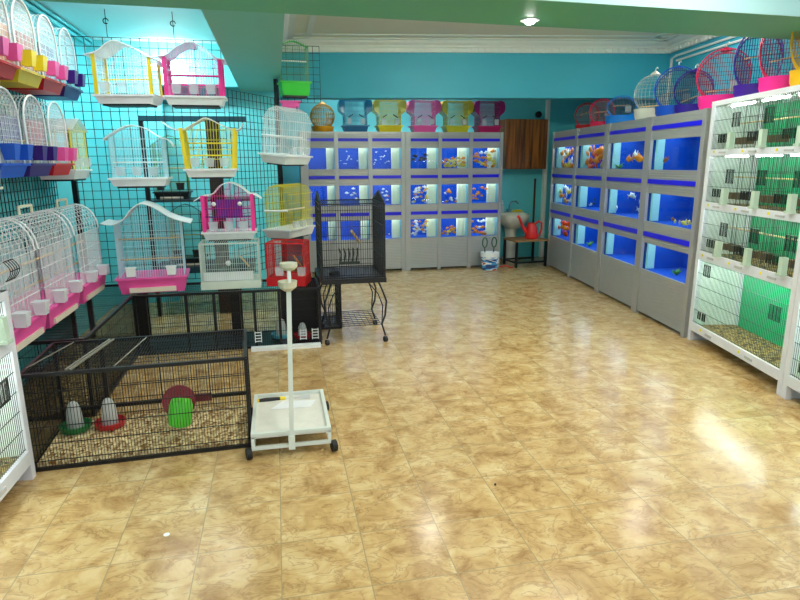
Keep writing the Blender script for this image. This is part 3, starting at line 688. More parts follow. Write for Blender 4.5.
# ------------------------------------------------------------------ wire grids
def grid(mb, O, U, V, nu, nv, r, off):
    O, U, V, off = Vector(O), Vector(U), Vector(V), Vector(off)
    for i in range(nu+1): mb.bar(O+U*(i/nu), O+U*(i/nu)+V, r)
    for j in range(nv+1): mb.bar(O+V*(j/nv)+off, O+V*(j/nv)+off+U, r)
    return mb
g = thing('wire_grid', 'large dark wire grid panel facing the room behind the hanging cages', 'wire grid', (-1.66, 5.5, .5))
grid(MB(), (0, 0, 0), (1.26, 0, 0), (0, 0, 2.0), 18, 28, .0034, (0, .005, 0)).build('mesh', M_DGRID, g)
for a in ((-.02, .02, .01, .05, -.5, 1.32), (1.24, 1.262, .01, .04, -.5, .0)): MB().bx(*a).build('post', M_BLACK, g)
for x in (.39, .90):
    m = MB(); m.tube([(x, -.0, 2.0), (x, -.005, 2.21)], .003, 5).tube([(x+.02*cos(q), -.005, 2.12+.02*sin(q)) for q in [k*.6 for k in range(10)]], .004, 5)
    m.build('hanging_hook', M_BLACK, g, label='black ceiling hook')
g = thing('wire_grid', 'dark wire grid along the left wall behind the arched cages', 'wire grid', (-1.775, 3.0, .5))
grid(MB(), (0, 0, 0), (0, 2.45, 0), (0, 0, 1.9), 44, 30, .0035, (.006, 0, 0)).build('mesh', M_DGRID, g)
for a in (0, 2.42): MB().bx(-.015, .015, a, a+.03, -.5, 0).build('post', M_BLACK, g)
g = thing('wire_grid', 'dark wire grid panel standing slanted below the beam end', 'wire grid', (-.365, 5.52, .5), math.atan2(.852, .524))
grid(MB(), (0, 0, 0), (.80, 0, 0), (0, 0, 1.62), 13, 26, .003, (0, .005, 0)).build('mesh', M_DGRID, g)
for a in ((0, .02, .01, .03, -.5, 0), (.79, .83, .0, .03, -.5, 2.08)): MB().bx(*a).build('post', M_BLACK, g)
g = thing('wire_grid', 'narrow dark wire grid hung in front of the blue beam', 'wire grid', (.09, 6.16, 2.08))
grid(MB(), (0, 0, 0), (.38, 0, 0), (0, 0, .52), 6, 8, .0035, (0, -.005, 0)).build('mesh', M_DGRID, g)
# black shelving behind the big grid
g = thing('shelving', 'tall black shelving rack standing behind the wire grid', 'shelving', (-1.24, 6.2, 0))
for x0, w in ((0, .035), (.60, .13)):
    MB().bx(x0, x0+w, 0, .05, 0, 1.94).build('post', M_BLACK if w < .1 else mat('dark_brown_post', (44, 26, 18), .5), g)
for z in (1.9, .43): MB().bx(0, .98, -.005, .04, z, z+.05).build('rail', mat('dark_teal_rail', (14, 66, 80), .4), g)
for z in (1.14, .47): MB().bx(0, .98, .0, .5, z, z+.02).build('shelf', mat('dark_shelf', (30, 50, 56), .5), g)
GW = mat('olive_wire', (130, 170, 110), .4)
GG = 'green wire cages on the black shelving'
for (x, z, lab) in ((-1.02, 1.16, 'green wire cage on a black tray, on the shelving behind the pale blue cage'), (-.92, .49, 'green wire cage on a black tray, low on the shelving behind the white roofed cage')):
    roof_cage('bird_cage', lab, 'bird cage', (x, 6.42, z+.0), 0, .30, .22, .07, [(-.2, .50), (0, .62), (.2, .50)], M_BLACKP, GW, None, roofm=clear('olive_roof', (120, 160, 90), .5), cups=2, cupm=M_BLACKP, perch_z=(.5,), group=GG, slot=False, roofd=.3)

# ------------------------------------------------------------------ black floor cages
def floor_cage(label, loc, W, D, H, step, posts, bed, top=True, name='floor_cage', rz=0., wr=.0017, faces='FBLR', group=None, thick=.010, hr=.0021):
    c = thing(name, label, 'animal cage', loc, rz, group)
    m = MB(); r = thick
    for z in (r, H):
        for y in (0, D): m.bx(0, W, y-r, y+r, z-r, z+r)
        for x in (0, W): m.bx(x-r, x+r, 0, D, z-r, z+r)
    for x in [0, W]+list(posts):
        for y in ((0, D) if x in (0, W) else (0,)): m.bx(x-r, x+r, y-r, y+r, 0, H)
    m.build('frame', M_BLACK, c)
    def face(a, b):
        m = MB(); a, b = Vector(a), Vector(b); n = max(1, round((b-a).length/step))
        for i in range(n+1):
            p = a+(b-a)*(i/n); m.bar((p.x, p.y, .01), (p.x, p.y, H), wr)
        for z in frange(.05, H, .09): m.bar((a.x, a.y, z), (b.x, b.y, z), hr)
        m.build('wire_side', M_BLACK, c)
    if 'F' in faces: face((0, 0, 0), (W, 0, 0))
    if 'B' in faces: face((0, D, 0), (W, D, 0))
    if 'L' in faces: face((0, 0, 0), (0, D, 0))
    if 'R' in faces: face((W, 0, 0), (W, D, 0))
    if top:
        m = MB()
        for x in frange(0, W, step*1.0): m.bar((x, 0, H), (x, D, H), wr)
        for y in frange(0, D, .07): m.bar((0, y, H+.003), (W, y, H+.003), wr)
        m.build('wire_top', M_BLACK, c)
    MB().bx(.012, W-.012, .012, D-.012, .004, .014).build('base_tray', M_BLACKP, c)
    if bed: MB().bx(.014, W-.014, .014, D-.014, .0142, .035).build('bedding', bed, c, kind='stuff')
    return c
fc = floor_cage('long black wire floor cage with straw bedding in the left foreground', (-1.265, 3.03, 0), 1.06, .55, .505, .0145, (), M_BEDY, rz=R(2.7), wr=.0016, thick=.009, hr=.0026)
MB().bx(0, 1.06, .53, .55, .095, .115).build('rear_rail', M_BLACK, fc); MB().bx(.24, .262, .52, .55, 0, .505).build('rear_post', M_BLACK, fc)
for a, b_, r_ in (((.20, .02, .515), (.30, .53, .515), .006), ((.222, .02, .515), (.322, .53, .515), .006), ((.42, .02, .513), (.50, .53, .513), .003), ((.0, .1, .513), (.11, .53, .513), .003)):
    MB().bar(a, b_, r_).build('top_rod', mat('pale_rod', (170, 165, 150), .4, .5), fc, label='pale grey rod across the top')
floor_cage('black wire cage running along the left wall under the pink tray cages', (-1.765, 3.70, 0), .60, 1.72, .485, .017, (), M_BEDB)
bc = floor_cage('black wire cage row against the grid, under the white and silver cages', (-1.145, 4.9, 0), 1.45, .45, .485, .017, (.08, .39, .60, .92, 1.12), None)
for a in ((.02, .09, .01, .02), (1.13, 1.44, .43, .44)): MB().bx(*a, .02, .48).build('solid_panel', M_BLACKP, bc, label='solid black panel')
MB().bx(.70, .78, .35, .43, .02, .47).build('corner_panel', M_BLACKP, bc)
for x, lab in ((.91, 0), (1.28, 0), (1.38, 0)):
    m = MB()
    for z in (.06, .085, .11, .135): m.bar((x, -.012, z), (x+.05, -.012, z), .004)
    m.bar((x, -.012, .05), (x, -.012, .145), .004).bar((x+.05, -.012, .05), (x+.05, -.012, .145), .004).build('ladder', M_WHITE, bc, label='small white ladder')
tag(MB().bx(-.27, .30, 4.80, 4.87, 0, .025).build('skirting_board', M_WHITE), 'white board strip lying on the floor before the black cage row', 'board')
floor_cage('small upright black cage standing under the castor stand', (.335, 5.35, 0), .19, .42, .50, .02, (), None)
# drinkers and feeders
def drinker(label, loc, dish, r=.075, h=.14, group=None):
    c = thing('drinker', label, 'bird drinker', loc, 0, group)
    MB().lathe([(r*.6, 0), (r, .008), (r*1.12, .04), (r*1.05, .042), (r*.9, .015)], n=20).build('dish', dish, c, True)
    MB().lathe([(r*.58, .015), (r*.58, .05), (r*.5, h*.72), (r*.3, h*.95), (r*.1, h)], n=16).build('bottle', clear('milky_bottle', (225, 230, 226), .7), c, True)
    return c
DG = mat('dark_green_dish', (16, 120, 60), .4); DR = mat('crimson_dish', (190, 30, 40), .4)
drinker('green based drinker in the long black floor cage', (-1.18, 3.42, .036), DG, .075, .175)
drinker('red based drinker in the long black floor cage beside the green one', (-1.00, 3.43, .036), DR, .075, .175)
drinker('pale blue drinker in the black cage row behind the white pole', (-.02, 5.12, .014), mat('aqua_dish', (110, 200, 215), .4), .08, .17)
drinker('red based drinker in the black cage row, right of the pale blue drinker', (.16, 5.06, .014), DR, .07, .14)
c = thing('hanging_feeder', 'lime green drum feeder with a dark red collar in the long floor cage', 'feeder', (-.585, 3.235, .205))
m = MB(); V = []
prof = [(.03, 0), (.055, .012), (.062, .03), (.062, .12), (.052, .15)]
m.lathe(prof, n=20); d = m.build('drum', mat('lime_drum', (90, 210, 60), .4), c, True, loc=(.0, -.045, -.10)); d.rotation_euler = (R(-6), R(8), 0)
MB().lathe([(.055, -.012), (.086, -.012), (.09, .0), (.086, .012), (.055, .012)], n=24).build('collar', mat('dark_red_collar', (130, 22, 34), .4), c, True, loc=(.0, .012, .025)).rotation_euler = (R(70), 0, 0)
MB().bx(-.09, .17, .045, .055, .0, .045).build('bracket', mat('maroon_bracket', (96, 22, 34), .5), c)
for a in (-.09, .165): MB().bar((a, .045, .02), (a, .045, .30), .004).build('hook', M_BLACK, c)

# ------------------------------------------------------------------ white stand on castors
c = thing('bird_stand', 'white play stand on castors with a square tray and a tall pole', 'stand', (-.195, 2.935, 0))
W, D = .415, .56; wm = mat('white_steel', (214, 220, 212), .4, 0, .05)
wmb = mat('worn_white_tray', (222, 220, 208), .5, 0, .12, 22)
m = MB()
m.bx(0, W, 0, D, .112, .120); m.build('tray', wmb, c)
m = MB()
for y in (0, D-.02): m.bx(0, W, y, y+.02, .118, .138)
for x in (0, W-.02): m.bx(x, x+.02, .02, D-.02, .118, .138)
m.build('tray_rim', wm, c)
m = MB()
for y in (0, D-.018): m.bx(0, W, y, y+.018, .045, .063)
for x in (0, W-.018): m.bx(x, x+.018, .018, D-.018, .045, .063)
m.bx(.02, W-.02, .16, .175, .075, .10)
for x in (0, W-.018):
    for y in (0, D-.018): m.bx(x, x+.018, y, y+.018, .063, .118)
m.build('base_frame', wm, c)
for x, y in ((-.015, .0), (W+.012, .0), (-.01, D-.02), (W+.012, D-.02)):
    w = MB().lathe([(.018, -.014), (.031, -.013), (.031, .013), (.018, .014)], n=16).build('castor', M_RUBBER, c, True, loc=(x, y, .0315)); w.rotation_euler = (0, R(90), R(15))
    MB().bar((0, 0, 0), (-.018, 0, 0), .008, 6).build('castor_stem', M_BLACKP, w)
MB().add([(.195, -.012, .05), (.218, -.012, .05), (.218, .006, .05), (.195, .006, .05), (.218, .03, .90), (.242, .03, .90), (.242, .048, .90), (.218, .048, .90)],
         [(3, 2, 1, 0), (4, 5, 6, 7), (0, 1, 5, 4), (1, 2, 6, 5), (2, 3, 7, 6), (3, 0, 4, 7)]).build('pole', wm, c)
MB().bx(.190, .224, -.02, .0, .04, .115).build('clamp', wm, c)
dm = mat('stained_cup', (206, 204, 180), .4, .2, .2, 30)
MB().lathe([(.02, -.02), (.045, 0), (.048, .03), (.043, .03), (.038, .004)], (.225, .03, .90), 20).build('cup', dm, c, True)
MB().bar((.235, .05, .90), (.235, .10, 1.0), .011, 8).build('stem', wm, c)
MB().lathe([(.015, -.02), (.03, -.015), (.045, 0), (.045, .02), (.038, .02)], (.235, .10, .99), 20).build('upper_cup', dm, c, True)
c = thing('putty_knife', 'putty knife with a black and yellow handle lying on the white tray', 'tool', (-.08, 3.42, .126), R(3))
MB().tube([(-.085, 0, 0), (-.05, 0, .001), (.0, 0, .001), (.04, 0, 0)], .012, 10, radii=[.011, .013, .012, .010]).build('handle', M_BLACKP, c, True, label='black rubber handle')
MB().tube([(.038, 0, 0), (.07, 0, 0)], .012, 10, radii=[.0135, .009]).tube([(-.095, 0, 0), (-.084, 0, 0)], .012, 10).build('collar', M_YEL, c, True, label='yellow collar')
MB().bx(.068, .16, -.006, .006, -.0045, -.0025).bx(.155, .215, -.03, .03, -.0045, -.003).build('blade', mat('pale_steel', (205, 208, 208), .35, .2), c)
o = MB(); o.add([(-.10, 3.28, .1212), (.13, 3.27, .1212), (.17, 3.37, .1212), (-.03, 3.385, .1212), (-.10, 3.28, .1228), (.13, 3.27, .1228), (.17, 3.37, .1228), (-.03, 3.385, .1228)],
        [(3, 2, 1, 0), (4, 5, 6, 7), (0, 1, 5, 4), (1, 2, 6, 5), (2, 3, 7, 6), (3, 0, 4, 7)])
tag(o.build('paper_sheet', M_WHITE), 'white sheet of paper lying on the white tray', 'paper')

# ------------------------------------------------------------------ black cage on a curled stand
c = thing('parrot_cage', 'black wire parrot cage on a stand with curved legs and castors', 'parrot cage', (.335, 4.84, 0))
W, D = .52, .56; z0, z1 = .545, 1.18
MB().bx(-.012, W+.012, -.012, D+.012, z0-.02, z0+.02).build('tray', M_BLACK, c)
m = MB()
for x in (0, W):
    for y in (0, D): m.bx(x-.008, x+.008, y-.008, y+.008, z0, z1)
for z in (z0+.03, z1):
    m.tube([(0, 0, z), (W, 0, z), (W, D, z), (0, D, z)], .007, 4, closed=True)
m.build('frame', M_BLACK, c)
m = MB()
for x in frange(0, W, .02):
    for y in (0, D): m.bar((x, y, z0), (x, y, z1), .002)
    m.bar((x, 0, z1), (x, D, z1), .002)
for y in frange(0, D, .02):
    for x in (0, W): m.bar((x, y, z0), (x, y, z1), .002)
for z in frange(z0+.05, z1-.05, .13): m.tube([(0, 0, z), (W, 0, z), (W, D, z), (0, D, z)], .0028, 4, closed=True)
m.build('wire_body', M_BLACK, c)
for x in (0, W):
    m = MB()
    for y in frange(0, D, .028): m.bar((x, y, z1), (x, y, z1+.085-.085*abs(y-D/2)/(D/2)), .004)
    m.tube([(x, 0, z1), (x, .02, z1+.02), (x, D/2, z1+.09), (x, D-.02, z1+.02), (x, D, z1)], .007, 6); m.build('side_gable', M_BLACK, c)
for x, y, s, q in ((0.02, 0, -1, -1), (W-.0, 0, 1, -1), (W-.0, D, 1, 1), (.02, D, -1, 1)):
    l = MB()
    l.tube([(x-s*.05, y-q*.03, z0-.02), (x-s*.02, y, .45), (x+s*.012, y, .36), (x+s*.0, y, .24), (x-s*.03, y, .16), (x+s*.0, y, .06)], .008, 8)
    l.tube([(x-s*.14, y-q*.03, z0-.02), (x-s*.06, y, .43), (x-s*.02, y, .32), (x-s*.03, y, .16)], .005, 6)
    o = l.build('leg', M_BLACK, c, True)
    w = MB().lathe([(.014, -.013), (.024, -.012), (.024, .012), (.014, .013)], n=14).build('castor', M_RUBBER, o, True, loc=(x, y, .026)); w.rotation_euler = (0, R(90), R(20))
m = MB(); grid(m, (.03, .02, .15), (W-.06, 0, 0), (0, D-.04, 0), 10, 8, .003, (0, 0, .004)); m.build('lower_shelf', M_BLACK, c)
MB().bar((.26, .1, .95), (.36, .35, .82), .012, 8).build('perch', M_PERCH, c)
m = MB(); m.bx(.16, .34, .2, .24, z0+.11, z0+.13)
for k in range(5): m.tube([(.17+.035*k, .22, z0+.12), (.18+.035*k, .2, z0+.2), (.16+.04*k, .19, z0+.25)], .007, 5)
m.build('toy', mat('dark_toy', (50, 60, 50), .5), c)
tag(MB().lathe([(.0425, 0), (.05, .005), (.05, .03), (.045, .03), (.04, .008)], (.45, 5.02, z0+.021), 16).build('food_dish', M_BLACKP, smooth=True), 'black dish on the floor of the parrot cage', 'dish')

# ------------------------------------------------------------------ cages on top of the cabinets
def eared_cage(label, x, tray, wire, tint, group):
    c = thing('bird_cage', label, 'bird cage', (x, 8.43, TOP), 0, group); c.scale = (1.05, 1, 1.12); W = .29; D = .22; th = .075; w2, d2 = W/2, D/2
    frustum(MB(), W*1.12, D*1.15, 0, th, .85, .8).build('tray', tray, c)
    side = [(w2, th), (w2*.98, .18), (w2*1.12, .215), (w2*1.42, .25), (w2*1.5, .31), (w2*1.38, .37), (w2*1.0, .385), (w2*.6, .36), (0, .365)]
    outer = smooth_prof([(z, x_) for x_, z in side[:1]]+[(z, x_) for x_, z in side[1:7]], 3)   # (z,x)
    m = MB(); lim = lambda x: .365 if abs(x) < w2*.9 else .38
    for xx in frange(-w2, w2, .015):
        for y in (-d2, d2): m.bar((xx, y, th), (xx, y, .37), .0029)
    for z in frange(th, .37, .06): m.tube([(-w2, -d2, z), (w2, -d2, z), (w2, d2, z), (-w2, d2, z)], .0022, 4, closed=True)
    m.build('wire_body', wire, c)
    for s in (-1, 1):
        sh = MB(); pts = [(s*x_, z) for z, x_ in outer]
        n = len(pts); V = []
        for y in (-d2*1.05, d2*1.05): V += [(x_, y, z) for x_, z in pts]+[(x_-s*.006, y, z-.002) for x_, z in pts]
        Fc = []
        for i in range(n-1):
            Fc += [(i, i+1, 2*n+i+1, 2*n+i), (n+i, 3*n+i, 3*n+i+1, n+i+1), (i, n+i, n+i+1, i+1), (2*n+i, 2*n+i+1, 3*n+i+1, 3*n+i)]
        Fc += [(0, 2*n, 3*n, n), (n-1, 2*n-1, 4*n-1, 3*n-1)]
        sh.add(V, Fc).build('side_shoulder', tint, c, True)
        # face web of the rounded shoulder
        hub = (s*w2*.95, .30); ring = [(s*x_, z) for z, x_ in outer if z > .19 or x_ > w2*1.1]+[(s*w2*.95, .385)]
        for y in (-d2, d2):
            k0 = len(ring); web = MB().add([(hub[0], y-.001, hub[1])]+[(a_, y-.001, b_) for a_, b_ in ring]+[(hub[0], y+.001, hub[1])]+[(a_, y+.001, b_) for a_, b_ in ring],
                    [(0, i+1, i+2) for i in range(k0-1)]+[(k0+1, k0+3+i, k0+2+i) for i in range(k0-1)])
            web.build('shoulder_panel', tint, c)
    MB().bx(-w2*.9, w2*.9, -d2*1.02, d2*1.02, .37, .378).build('top_panel', tint, c)
    for s in (-.6, .6): MB().box((s*w2, -d2-.02, th+.05), (.055, .035, .065)).build('feeder_cup', M_CLEAR, c)
    for s in (-1, 1): MB().bar((s*.1, -d2-.006, .17), (s*.04, -d2-.006, .205), .006, 6).build('hook', M_BLACK, c)
    return c
EG = 'cages with rounded shoulders on the back cabinets'
for x, tr, wr_, tn, lab in ((1.10, mat('teal_blue_tray', (30, 110, 160), .4), mat('teal_blue_wire', (40, 130, 175), .4), clear('teal_blue_clear', (40, 140, 190), .68), 'blue round shouldered cage on the back cabinet, right of the orange dome cage'),
                       (1.57, M_YEL, M_YWIRE, clear('yellow_clear', (240, 215, 70), .68), 'yellow round shouldered cage on the back cabinet beside the blue one'),
                       (2.06, M_HOT, M_PWIRE, clear('pink_clear', (240, 90, 170), .68), 'light pink round shouldered cage over the middle of the back cabinets'),
                       (2.53, mat('olive_yellow_tray', (214, 200, 40), .4), mat('olive_yellow_wire', (200, 190, 70), .4), clear('olive_yellow_clear', (225, 205, 50), .68), 'olive yellow round shouldered cage between two pink cages on the back cabinet'),
                       (3.00, mat('magenta_tray', (200, 20, 100), .4), mat('magenta_wire', (170, 30, 110), .4), clear('magenta_clear', (170, 20, 110), .72), 'dark magenta round shouldered cage at the sink end of the back cabinet')):
    eared_cage(lab, x, tr, wr_, tn, EG)
def round_cage(label, loc, rz, r, D, tray, wire, th=.09, top=None, drum=True, hook=True, group=None, ringm=None, step=.017, wr=.0026, perchm=None, tw=1.0, st=1.0):
    c = thing('bird_cage', label, 'bird cage', loc, rz, group); d2 = D/2; zc = th+r*.80*st
    MB().lathe([(.88, 0), (.98, th*.35), (1.0, th*.8), (1.04, th), (.96, th)], n=28, sx=r*.92*tw, sy=max(d2*1.35, r*.7)).build('tray', tray, c, True)
    m = MB(); zlo = th-.005
    if drum:
        for xx in frange(-r*.97, r*.97, step):
            h = sqrt(r*r-xx*xx)*st
            for y in (-d2, d2):
                if zc+h > zlo: m.bar((xx, y, max(zlo, zc-h)), (xx, y, zc+h), wr)
        for k in range(26):
            q = -pi*.32+(pi*1.64)*k/25; p = (r*cos(q), zc+r*st*sin(q))
            if p[1] > zlo: m.bar((p[0], -d2, p[1]), (p[0], d2, p[1]), wr)
        for z in frange(th+.04, zc+r*.8*st, .07):
            h = sqrt(max(0, r*r-((z-zc)/st)**2))
            for y in (-d2, d2): m.bar((-h, y, z), (h, y, z), wr)
        m.build('wire_body', wire, c)
        q0 = math.asin(max(-1, (zlo-zc)/r/st))
        for y in (-d2, d2):
            MB().tube([(r*cos(q0+(pi-2*q0)*k/32), y, zc+r*st*sin(q0+(pi-2*q0)*k/32)) for k in range(33)], .006, 6).build('hoop', ringm or tray, c, True)
    else:
        for k in range(28):      # dome of ribs
            q = 2*pi*k/28; m.tube([(r*cos(a_)*cos(q), r*cos(a_)*sin(q), zc+r*sin(a_)) for a_ in [-.85+(pi/2+.85)*j/9 for j in range(10)]], wr, 4)
        for a_ in (-.6, -.2, .2, .6, 1.0): m.tube([(r*cos(a_)*cos(2*pi*k/24), r*cos(a_)*sin(2*pi*k/24), zc+r*sin(a_)) for k in range(24)], wr*1.2, 4, closed=True)
        m.build('wire_body', wire, c)
    pz_ = random.uniform(-.10, .06); MB().bar((-r*.6, 0, zc+pz_-.03), (r*.55, 0, zc+pz_+random.uniform(-.02, .05)), .006, 6).build('perch', perchm or M_PERCH, c)
    MB().box((r*.45, -d2*.6, th+.07), (.07, .05, .08)).build('feeder_cup', M_CLEAR, c)
    if hook:
        MB().lathe([(.05, 0), (.04, .012), (.015, .03), (.008, .035)], (0, 0, zc+r-.005), 14).build('top_cap', ringm or tray, c, True)
        MB().tube([(0, 0, zc+r+.02), (0, 0, zc+r+.05), (.016, 0, zc+r+.066), (.02, 0, zc+r+.05)], .005, 6).build('hook', M_WHITE, c, True)
    return c
M_OR = mat('orange_tray', (250, 170, 30), .4); M_ORW = mat('orange_wire', (196, 146, 24), .4)
round_cage('orange dome bird cage on the left end of the back cabinet', (.66, 8.45, TOP), 0, .165, .3, M_OR, M_ORW, .075, drum=False, ringm=M_OR, wr=.0042)
TG = 'round cages along the tops of the right wall cabinets'
def rtop(yy, off=.24): p = RA+RD*((8.12-yy)/.9921)+RN*off; return (p.x, p.y, TOP)
ax = lambda p: math.atan2(p[0], p[1])
def rc(label, yy, r, D, tray, wire, off=.24, z=None, th=.09, turn=0., loc=None, **k):
    p = loc or rtop(yy, off)
    if z: p = (p[0], p[1], z)
    return round_cage(label, p, -ax(p)+turn, r, D, tray, wire, th, group=TG, **k)
N_ = lambda n, rgb: mat(n, rgb, .4)
rc('round dark red cage at the far end of the right wall cabinets', 0, .155, .18, N_('dark_red_tray', (190, 20, 30)), N_('dark_red_wire', (70, 20, 36)), loc=(4.20, 7.78, TOP), th=.08, hook=False)
rc('round pink wire cage beside the dark red one, far end of the right cabinets', 0, .155, .18, N_('rose_tray', (240, 30, 90)), N_('rose_wire', (140, 26, 60)), loc=(4.24, 7.46, TOP), th=.10, hook=False)
rc('round cage with a bright blue oval tray on the right cabinets', 0, .17, .22, N_('bright_blue_tray', (20, 130, 230)), N_('navy_blue_wire', (14, 44, 84)), loc=(4.30, 7.10, TOP+.001), th=.15, tw=1.2, st=.74, hook=False)
rc('round white dome cage on the right cabinets, before the corner pipe', 5.78, .19, .3, N_('offwhite_tray', (225, 225, 215)), mat('pale_grey_wire', (200, 206, 200), .4), drum=False, th=.11, wr=.0014)
rc('round teal blue cage with a blue tray, right of the white dome cage', 5.34, .19, .24, N_('royal_blue_tray', (16, 80, 200)), N_('deep_teal_wire', (10, 54, 88)), th=.10)
rc('round navy cage with a dark violet tray, behind the big pink hoop cage', 5.10, .16, .18, N_('dark_violet_tray', (44, 20, 150)), N_('navy_wire', (16, 24, 84)), th=.09, off=.27)
rc('big round hot pink hoop cage at the near end of the right cabinets', 4.55, .195, .22, N_('neon_pink_tray', (250, 40, 150)), N_('crimson_wire', (128, 20, 60)), off=.20, ringm=N_('crimson_hoop', (200, 30, 80)), th=.11, tw=.95)
kp = lambda t_, off: (3.438+KD.x*t_+.9783*off, 4.352+KD.y*t_-.2074*off, 1.961)
rc('tall round navy cage with a purple tray on the left end of the white rack', 0, .155, .18, N_('deep_purple_tray', (60, 20, 140)), N_('blue_violet_wire', (22, 34, 100)), loc=kp(.20, .20), th=.10, hook=False, tw=1., st=1.4)
rc('tall round pink and violet cage with a neon pink tray on the white rack', 0, .165, .18, N_('neon_pink_tray', (250, 40, 150)), N_('plum_wire', (96, 20, 84)), loc=kp(.55, .20), th=.11, hook=False, ringm=N_('crimson_hoop', (200, 30, 80)), tw=1., st=1.4)
rc('round yellow cage with a golden tray on the white rack at the photo edge', 0, .165, .18, N_('golden_tray', (250, 190, 20)), M_ORW, loc=kp(.90, .20), th=.11, hook=False, tw=1., st=1.4)

# ------------------------------------------------------------------ sink corner
c = thing('wall_cabinet', 'brown wood grain wall cabinet above the sink', 'cabinet', (3.40, 8.68, 1.40))
MB().bx(0, .66, .02, .31, 0, .73).build('body', M_WOOD, c)
for k in (0, 1):
    d = MB().bx(.004+.33*k, .326+.33*k, 0, .019, .004, .726).build('door', M_WOOD, c)
    x = .29 if k == 0 else .38
    MB().tube([(x, 0, .10), (x, -.025, .11), (x, -.025, .21), (x, 0, .22)], .006, 6).build('handle', M_CHROME, d, True)
c = thing('sink', 'white pedestal washbasin on the teal wall beside the back tanks', 'sink', (3.58, 8.75, 0))
M_CER = mat('cream_ceramic', (236, 232, 214), .15, 0, .03)
V = []; F_ = []; n = 24
prof = [(.10, .50), (.19, .56), (.25, .64), (.265, .70), (.265, .72), (.235, .72), (.21, .66), (.12, .60), (.02, .585)]
m = MB()
for r_, z in prof:
    for k in range(n):
        q = 2*pi*k/n; m.v.append((r_*cos(q), r_*.86*sin(q)-.0, z))
for i in range(len(prof)-1):
    for k in range(n): m.f.append((i*n+k, i*n+(k+1) % n, (i+1)*n+(k+1) % n, (i+1)*n+k))
m.f.append(tuple(range((len(prof)-1)*n, len(prof)*n)))
m.bx(-.24, .24, .12, .245, .64, .735)
m.build('basin', M_CER, c, True)
MB().lathe([(.12, 0), (.125, .03), (.09, .10), (.085, .4), (.11, .53)], (0, .08, 0), 20).build('pedestal', M_CER, c, True)
MB().tube([(0, .17, .735), (0, .17, .84), (.02, .14, .90), (.07, .08, .91), (.10, .05, .87)], .011, 8).tube([(-.03, .17, .74), (-.03, .17, .79)], .012, 8).bar((.02, .18, .76), (.06, .16, .79), .007, 6).build('faucet', M_CHROME, c, True)
c = thing('soap_bottle', 'clear soap bottle standing on the back of the washbasin', 'bottle', (3.47, 8.93, .736))
MB().lathe([(.03, 0), (.032, .01), (.032, .09), (.014, .12), (.014, .13)], n=14).build('body', clear('soap_clear', (225, 240, 240), .75), c, True)
MB().lathe([(.015, .13), (.015, .15), (.005, .152), (.005, .175)], n=10).bx(-.025, .006, -.006, .006, .172, .182).build('pump', M_WHITE, c)
tag(MB().tube([(3.62, 8.91, .748), (3.72, 8.92, .75), (3.80, 8.91, .748)], .012, 8).box((3.72, 8.91, .765), (.10, .04, .02)).build('sponge', M_YEL, smooth=False), 'yellow sponge on the back edge of the washbasin', 'sponge')
c = thing('stool', 'low wooden stool with dark legs before the washbasin', 'stool', (3.345, 8.02, 0), R(6))
MB().bx(0, .53, 0, .42, .375, .40).build('top', mat('stool_top', (150, 110, 66), .5, 0, .2, 14), c)
for x in (.01, .49):
    for y in (.01, .38): MB().bx(x, x+.03, y, y+.03, 0, .375).build('leg', M_BLACK, c)
MB().bx(.02, .51, .015, .035, .06, .085).bx(.02, .51, .385, .405, .06, .085).bx(.015, .035, .02, .4, .06, .085).build('stretcher', M_BLACK, c)
c = wc_ = thing('watering_can', 'red plastic watering can standing on the low stool', 'watering can', (3.66, 8.22, .401), R(6))
wc_.scale = (1.12, 1.12, 1.12)
M_CAN = mat('can_red', (226, 40, 36), .35)
MB().lathe([(.085, 0), (.09, .01), (.075, .12), (.055, .20), (.058, .205), (.045, .20)], n=20).build('body', M_CAN, c, True)
MB().tube([(-.06, 0, .06), (-.13, 0, .16), (-.19, 0, .28), (-.21, 0, .30)], .02, 10, radii=[.026, .019, .015, .02]).build('spout', M_CAN, c, True)
MB().tube([(.05, 0, .19), (.10, 0, .225), (.15, 0, .20), (.15, 0, .12), (.12, 0, .04), (.08, 0, .02)], .013, 8).build('handle', M_CAN, c, True)
c = thing('paint_bucket', 'white paint bucket with blue printed stripes before the back tanks', 'bucket', (2.95, 8.02, 0))
bm_ = bpy.data.materials.new('printed_bucket'); bm_.use_nodes = True
nt = bm_.node_tree; tcn = nt.nodes.new('ShaderNodeTexCoord'); nz = nt.nodes.new('ShaderNodeTexNoise'); nz.inputs['Scale'].default_value = 9; nz.inputs['Detail'].default_value = 1
mpn = nt.nodes.new('ShaderNodeMapping'); mpn.inputs['Scale'].default_value = (.6, .6, 2.2); nt.links.new(tcn.outputs['Object'], mpn.inputs[0]); nt.links.new(mpn.outputs[0], nz.inputs['Vector'])
rp = nt.nodes.new('ShaderNodeValToRGB'); rp.color_ramp.interpolation = 'CONSTANT'; e = rp.color_ramp.elements
e[0].position = 0; e[0].color = (*lin((30, 50, 110)), 1); e[1].position = .42; e[1].color = (*lin((60, 150, 210)), 1)
k = e.new(.52); k.color = (*lin((235, 235, 235)), 1); k = e.new(.62); k.color = (*lin((190, 60, 40)), 1)
nt.links.new(nz.outputs['Fac'], rp.inputs[0]); nt.links.new(rp.outputs[0], nt.nodes['Principled BSDF'].inputs['Base Color'])
MB().lathe([(.105, 0), (.11, .005), (.125, .20), (.118, .20), (.10, .012)], n=24).build('body', bm_, c, True)
MB().lathe([(.124, .19), (.134, .19), (.134, .25), (.124, .25)], n=24).build('rim', M_WHITE, c, True)
MB().tube([(-.128, 0, .2), (-.10, -.10, .17), (0, -.135, .14), (.10, -.10, .11), (.128, 0, .2)], .004, 6).build('bail', M_WHITE, c, True)
GN = mat('net_green', (20, 90, 50), .5)
